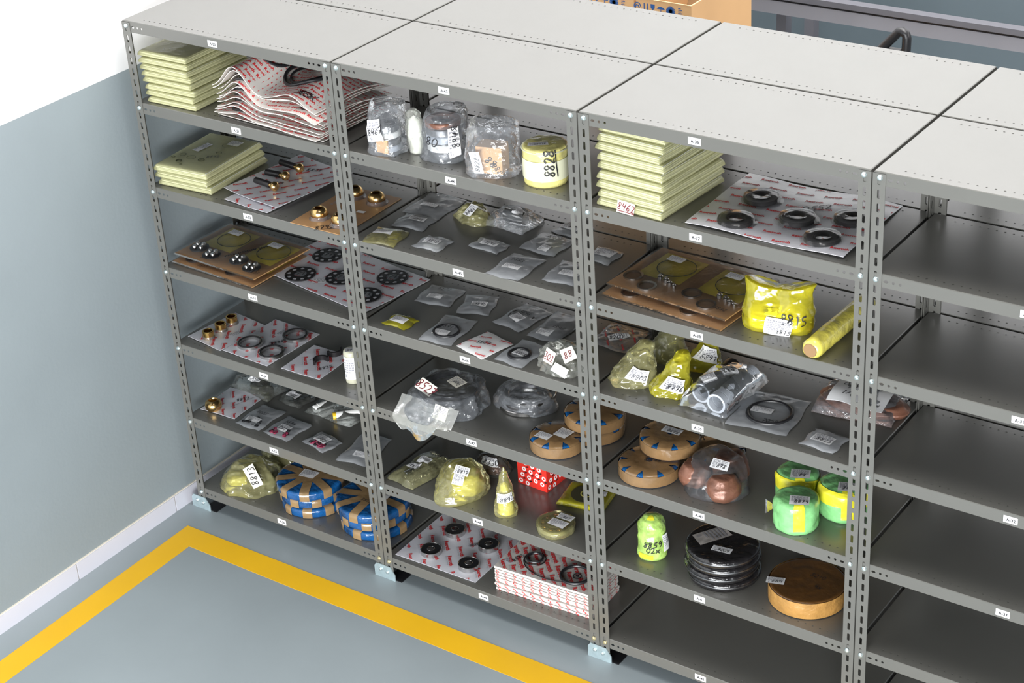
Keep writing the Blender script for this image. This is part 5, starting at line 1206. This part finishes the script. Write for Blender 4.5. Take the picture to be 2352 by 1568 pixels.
# green and yellow wrapped cylinders
g = 'green and yellow wrapped cylinders'
def gcyl(lab, x, y, rx, hpxl, seed, num, ymin=0.0, xmax=9):
    c = cbase('d5', 4, x, y); R0 = mpx('d5', c, rx); H = hpx('d5', c, hpxl); c.y = max(c.y, ymin or R0+.012); c.x = min(c.x, xmax-R0)
    r = thing('wrapped_cylinder', lab, 'wrapped part', c, g); b = Wrap(c, [(R0*.93,0),(R0,.010),(R0*1.0,H*.8),(R0*.96,H*.93),(R0*.8,H),(R0*.3,H*1.02),(.001,H*1.02)], 1, 1, 0, 2, .0035, 18, seed, (0,0), 52, 40); b.mesh().build('green_film_wrap', green_wrap, r, 'all')
    M = Mesh(); T = lambda u, v: b.at(CAMANG-.05+(u-.5)*.50, .10+.62*v, .0015); M.grid(8, 24, T); M.build('yellow_tape', yellow_br, r, 'all')
    if seed != 71:
        M = Mesh(); M.grid(40, 8, lambda u, v: b.at(CAMANG-1.9+u*3.8, .30+.28*v+.06*math.sin(u*5), .0022)); M.build('yellow_band', yellow_br, r, 'all')
    label(r, Round(b, CAMANG+.05, .74), 0, .006, .060, .048, -.3, num, .005, seed=seed, nh=.015)
    return r, b, c, R0
r, b, c, R0 = gcyl('front green wrapped cylinder with a yellow tape stripe', 1500, 870, 165, 215, 71, '8874')
M = Mesh(); M.grid(6, 4, lambda u, v: c+V((-R0*.9-.032*u, -R0*.35+.004*math.sin(u*6), .05+.034*(v-.5)*(.5+.9*u)+.004*math.sin(u*5+v*4)))); M.build('film_tail', yel_deep, r, 'all')
gcyl('green and yellow wrapped cylinder standing behind the front one', 1490, 690, 158, 205, 72, '88', ymin=c.y+2*R0+.01-.012)
gcyl('green and yellow wrapped cylinder beside the right post of A-40', 1850, 770, 190, 215, 73, '8854', xmax=2.775)
# --- A-41
c = cbase('d5', 5, 445, 1090); R0 = mpx('d5', c, 108); H = hpx('d5', c, 300)
r = thing('wrapped_bottle', 'bottle-shaped green and yellow wrapped part marked 8859 02x', 'wrapped part', c)
b = Wrap(c, [(R0*.9,0),(R0,.010),(R0*.98,H*.35),(R0*.88,H*.62),(R0*.92,H*.78),(R0*.70,H*.92),(R0*.30,H*1.0),(.001,H*1.02)], 1, 1, 0, 2, .0045, 18, 81, (0,0), 48, 44)
b.mesh().build('green_film_wrap', mat('lime_wrap', (.36,.55,.13), .25, var=.4, vscale=22, bmp=(30,.8,.008), coat=.5), r, 'all')
M = Mesh(); M.grid(10, 8, lambda u, v: b.at(CAMANG-.25+(u-.5)*1.0, .86+.11*v, .0015)); M.build('yellow_tape', yellow_br, r, 'all'); M = Mesh(); M.grid(10, 6, lambda u, v: b.at(CAMANG-.6+(u-.5)*1.1, .05+.10*v, .0015)); M.build('yellow_tape', yellow_br, r, 'all')
M = Mesh(); write(M, Round(b, CAMANG-.1, .38).fn(.004), '8859', 0, 0, .020, .05); write(M, Round(b, CAMANG-.1, .27).fn(.004), '02x', 0, 0, .020, .05); M.build('marker_writing', ink, r)
label(r, Round(b, CAMANG+.95, .36), 0, 0, .026, .060, 0, None, .004, seed=82)
g = 'black wrapped discs in one pile'; c0 = P('d5', 960, 1000, LV[5]+.118); R0 = mpx('d5', c0, 272)
for k in range(4):
    cc = V((c0.x+[.004,-.003,.003,0][k], max(c0.y, R0+.02)+[.003,-.002,.002,0][k], LV[5]+.0006+.0295*k))
    r = thing('wrapped_disc', ['bottom', 'second lowest', 'third', 'top'][k]+' black film-wrapped disc of the pile on A-41', 'wrapped part', cc, g); b = Wrap(cc, disc_prof(R0, .0288, .007), cr=.0012, f=22, seed=90+k, n=64, m=26); b.mesh().build('black_film_wrap', black_wrap, r, 'all')
    M = Mesh(); M.lathe(cc, [(R0+.0016,.012),(R0+.0022,.0145),(R0+.0016,.017)], 56, cap=False); M.build('steel_edge', steel_d, r, 'all')
    if k == 3:
        S = Surf([cc+V((-.5,-.5,.029)), cc+V((.5,-.5,.029)), cc+V((.5,.5,.029)), cc+V((-.5,.5,.029))])
        label(r, S, .5-.045, .5+.010, .062, .115, -.55, None, .002, seed=91, pm=mat('smudged_paper', (.36,.33,.31), .5, var=.5, vscale=30)); label(r, S, .5+.022, .5-.045, .066, .028, .12, '8209', .003, seed=92, nh=.013)
c = P('d5', 1585, 1290, LV[5]+.060); R0 = mpx('d5', c, 282); H = .062; c = V((min(c.x, 2.78-R0), max(c.y, R0+.015), LV[5]))
r = thing('wrapped_disc', 'big brown paper-wrapped disc with a torn white label on A-41', 'wrapped part', c)
b = Wrap(c, [(R0*.97,0),(R0,.008),(R0*1.0,H*.88),(R0*.985,H),(R0*.5,H),(.001,H)], 1, 1, 0, 2, .0018, 20, 95, (0,0), 64, 30); b.mesh().build('brown_wrap', [kraft_d], r, 'all')
M = Mesh(); M.lathe(c, [(R0+.0035,.003),(R0+.004,H*.5),(R0+.0028,H-.002)], 56, cap=False); M.build('side_wrap', mat('side_brown_wrap', (.38,.20,.055), .3, var=.2, vscale=20, bmp=(30,.8,.008), coat=.4), r, 'all')
S = Surf([c+V((-.5,-.5,H)), c+V((.5,-.5,H)), c+V((.5,.5,H)), c+V((-.5,.5,H))]); label(r, S, .5-.085, .5-.055, .058, .034, .32, '8209', .003, seed=96, nh=.012); scrawl(r, S, .5+.045, .5-.02, .020, '4x', .0, .003); scrawl(r, S, .5+.02, .5+.03, .018, '8210', .0, .003)

# ------------------------------------------------------------------ background behind the shelving
def carton(name_label, x0, x1, y0, y1, z0, z1, is_open, prints):
    r = thing('carton', name_label, 'carton', ((x0+x1)/2, (y0+y1)/2, z0), 'cartons behind the shelving')
    t = 0.006; M = Mesh()
    for (a, b, c, d) in ((x0,x1,y0,y0+t), (x0,x1,y1-t,y1), (x0,x0+t,y0+t,y1-t), (x1-t,x1,y0+t,y1-t)):
        M.box(((a+b)/2,(c+d)/2,(z0+z1)/2), b-a, d-c, z1-z0, m=0)
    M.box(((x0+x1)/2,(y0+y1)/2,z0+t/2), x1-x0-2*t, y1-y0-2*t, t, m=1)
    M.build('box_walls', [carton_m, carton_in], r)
    if is_open:
        M = Mesh(); L = (y1-y0)*0.47; pts = [(x0+t,y1-t,z1-0.004),(x1-t,y1-t,z1-0.004),(x1-t,y1-t-L*0.5,z1-L*0.8),(x0+t,y1-t-L*0.5,z1-L*0.8)]
        vs = [Vector(q) for q in pts] + [Vector(q)+Vector((0,-0.004,-0.003)) for q in pts]
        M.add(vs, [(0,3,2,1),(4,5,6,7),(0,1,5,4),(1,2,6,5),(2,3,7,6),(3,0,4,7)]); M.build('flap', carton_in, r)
    else:
        M = Mesh(); M.box(((x0+x1)/2,(y0+y1)/2,z1-t/2), x1-x0-2*t, y1-y0-2*t, t); M.build('lid', carton_m, r)
    if prints:
        M = Mesh(); zc = z1-0.030; s = 0.046; K = 0.64
        def fn0(cx): return lambda a, b: (x1-0.055+(cx-x1+0.075)*K+a*K, y0-0.0007, zc+b*K)
        xr = x1-0.075
        # recycling ring, arrows up, glass, umbrella, hand-and-frost mark, text block
        f = fn0(xr-0.245)
        for k in range(14):
            a, b = 2*math.pi*k/16, 2*math.pi*(k+1)/16
            M.flat(f, [(s/2*math.cos(a),s/2*math.sin(a)),(s/2*math.cos(b),s/2*math.sin(b)),(s*.38*math.cos(b),s*.38*math.sin(b)),(s*.38*math.cos(a),s*.38*math.sin(a))], [(0,1,2,3)])
        M.stroke(f, [(-.012,-.004),(-.004,.008),(.006,.004),(.012,-.008)], .007)
        f = fn0(xr-0.193)
        for dx in (-.010, .010): M.stroke(f, [(dx,-s/2),(dx,s/2)], .006)
        M.stroke(f, [(-.018,-s/2),(.018,-s/2)], .005)
        f = fn0(xr-0.150); M.flat(f, [(-.013,.023),(-.012,.002),(-.004,-.006),(.004,-.006),(.012,.002),(.013,.023)], [(0,1,2,3,4,5)])
        M.stroke(f, [(0,-.006),(0,-.021)], .004); M.stroke(f, [(-.010,-.022),(.010,-.022)], .005)
        f = fn0(xr-0.100); M.flat(f, [(-.026,.002),(-.016,.012),(0,.017),(.016,.012),(.026,.002)], [(0,4,3,2,1)])
        M.stroke(f, [(0,.002),(0,-.018),(-.006,-.022)], .004)
        f = fn0(xr-0.040)
        for k in range(8):
            a = math.pi*k/8+.1; M.stroke(f, [(-.028*math.cos(a),-.028*math.sin(a)),(.028*math.cos(a),.028*math.sin(a))], .007)
        f = fn0(xr+0.018)
        for k in range(6): M.stroke(f, [(-.012,.022-k*.009),(.004+.008*(k%2),.022-k*.009)], .004)
        M.build('handling_symbols', blue_p, r)
    return r
CY = 1.02
q1 = PY(1588, 14, CY); q0 = PY(1458, -8, CY); zt = q1.z
xr, xl = q1.x, q0.x
carton('open brown carton with blue handling symbols behind the shelves, rightmost', xl+0.004, xr, CY, CY+0.42, zt-0.60, zt, True, True)
carton('brown carton with blue handling symbols left of the open rightmost carton', xl-(xr-xl), xl-0.004, CY, CY+0.42, zt-0.60, zt, True, True)
carton('brown carton hidden under the open rightmost carton', xl+0.004, xr, CY, CY+0.42, 0.70, zt-0.60, False, False)
carton('brown carton hidden under the left symbol-printed carton', xl-(xr-xl), xl-0.004, CY, CY+0.42, 0.70, zt-0.60, False, False)
carton('lowest brown carton on the floor under the rightmost pile', xl+0.004, xr, CY, CY+0.42, 0.0, 0.70, False, False)
carton('lowest brown carton on the floor under the left pile', xl-(xr-xl), xl-0.004, CY, CY+0.42, 0.0, 0.70, False, False)

# steel storage rack with a long beam in front of the back wall
BY = 2.5
zb = PY(2000, 51, BY).z
r = thing('beam_rack', 'grey steel rack with a long horizontal beam before the blue-grey wall', 'rack', (1.9, BY, 0))
dk = mat('dark_grey_steel', (0.13, 0.13, 0.15), 0.45, 0.2); dk2 = mat('grey_beam_paint', (0.20, 0.20, 0.225), 0.5)
M = Mesh(); M.box((2.2, BY+0.02, zb), 5.0, 0.04, 0.056); M.build('beam', dk2, r)
M = Mesh(); M.box((2.2, BY+0.03, zb+0.033), 5.0, 0.05, 0.012); M.build('beam_groove', black_st, r)
M = Mesh(); M.box((2.2, BY+0.02, zb+0.050), 5.0, 0.05, 0.024); M.build('beam_lip', dk, r)
for X in (PY(1800, 90, BY+0.1).x, 3.6, -0.02+0.05):
    M = Mesh(); M.box((X, BY+0.10, (zb+0.03)/2), 0.045, 0.05, zb+0.03); M.build('upright', dk, r)
for X in (PY(1800, 90, BY+0.1).x, 3.6, 0.03):
    M = Mesh(); M.box((X, BY+0.36, (zb+0.03)/2), 0.045, 0.05, zb+0.03); M.build('upright', dk, r)
    M = Mesh(); M.box((X, BY+0.23, 0.6), 0.03, 0.26, 0.04); M.build('tie_bar', dk, r)

# trolley with a black loop handle
TY = 1.55
pa = PY(2015, 121, TY); pb = PY(2058, 80, TY); pc = PY(2072, 74, TY); pd = PY(2083, 88, TY); pe = PY(2081, 122, TY)
r = thing('hand_trolley', 'hand trolley with black rubber loop handle behind the shelves', 'trolley', (pc.x, TY, 0))
M = Mesh(); pts = [pa+(pa-pb)*1.6, pa, pa.lerp(pb, .5), pb, (pb+pc)/2+Vector((0,0,.008)), pc+Vector((0,0,.003)), (pc+pd)/2+Vector((.006,0,.004)), pd, pd.lerp(pe, .5), pe, pe+(pe-pd)*3]
M.tube(pts, 0.016, 12, ref=Vector((0,1,0))); M.build('loop_handle', black_rub, r, True)
M = Mesh(); c0 = PY(2052, 112, TY)
M.box((c0.x, TY, c0.z-0.045), 0.05, 0.03, 0.09); M.build('grip_block', black_rub, r)
M = Mesh(); M.box((c0.x, TY+0.002, (c0.z+0.11)/2-0.04), 0.05, 0.04, c0.z-0.12); M.build('column', yellow_plas, r)
M = Mesh(); M.box((c0.x, TY+0.02, 0.14), 0.34, 0.30, 0.05); M.build('base', yellow_plas, r)
for s in (-1, 1):
    M = Mesh(); M.lathe((c0.x+s*0.20, TY+0.02, 0.09), [(0.0,-.02),(0.08,-.02),(0.09,-.01),(0.09,.01),(0.08,.02),(0.0,.02)], 20, Matrix.Rotation(math.radians(90), 3, 'Y')); M.build('wheel', black_rub, r, True)
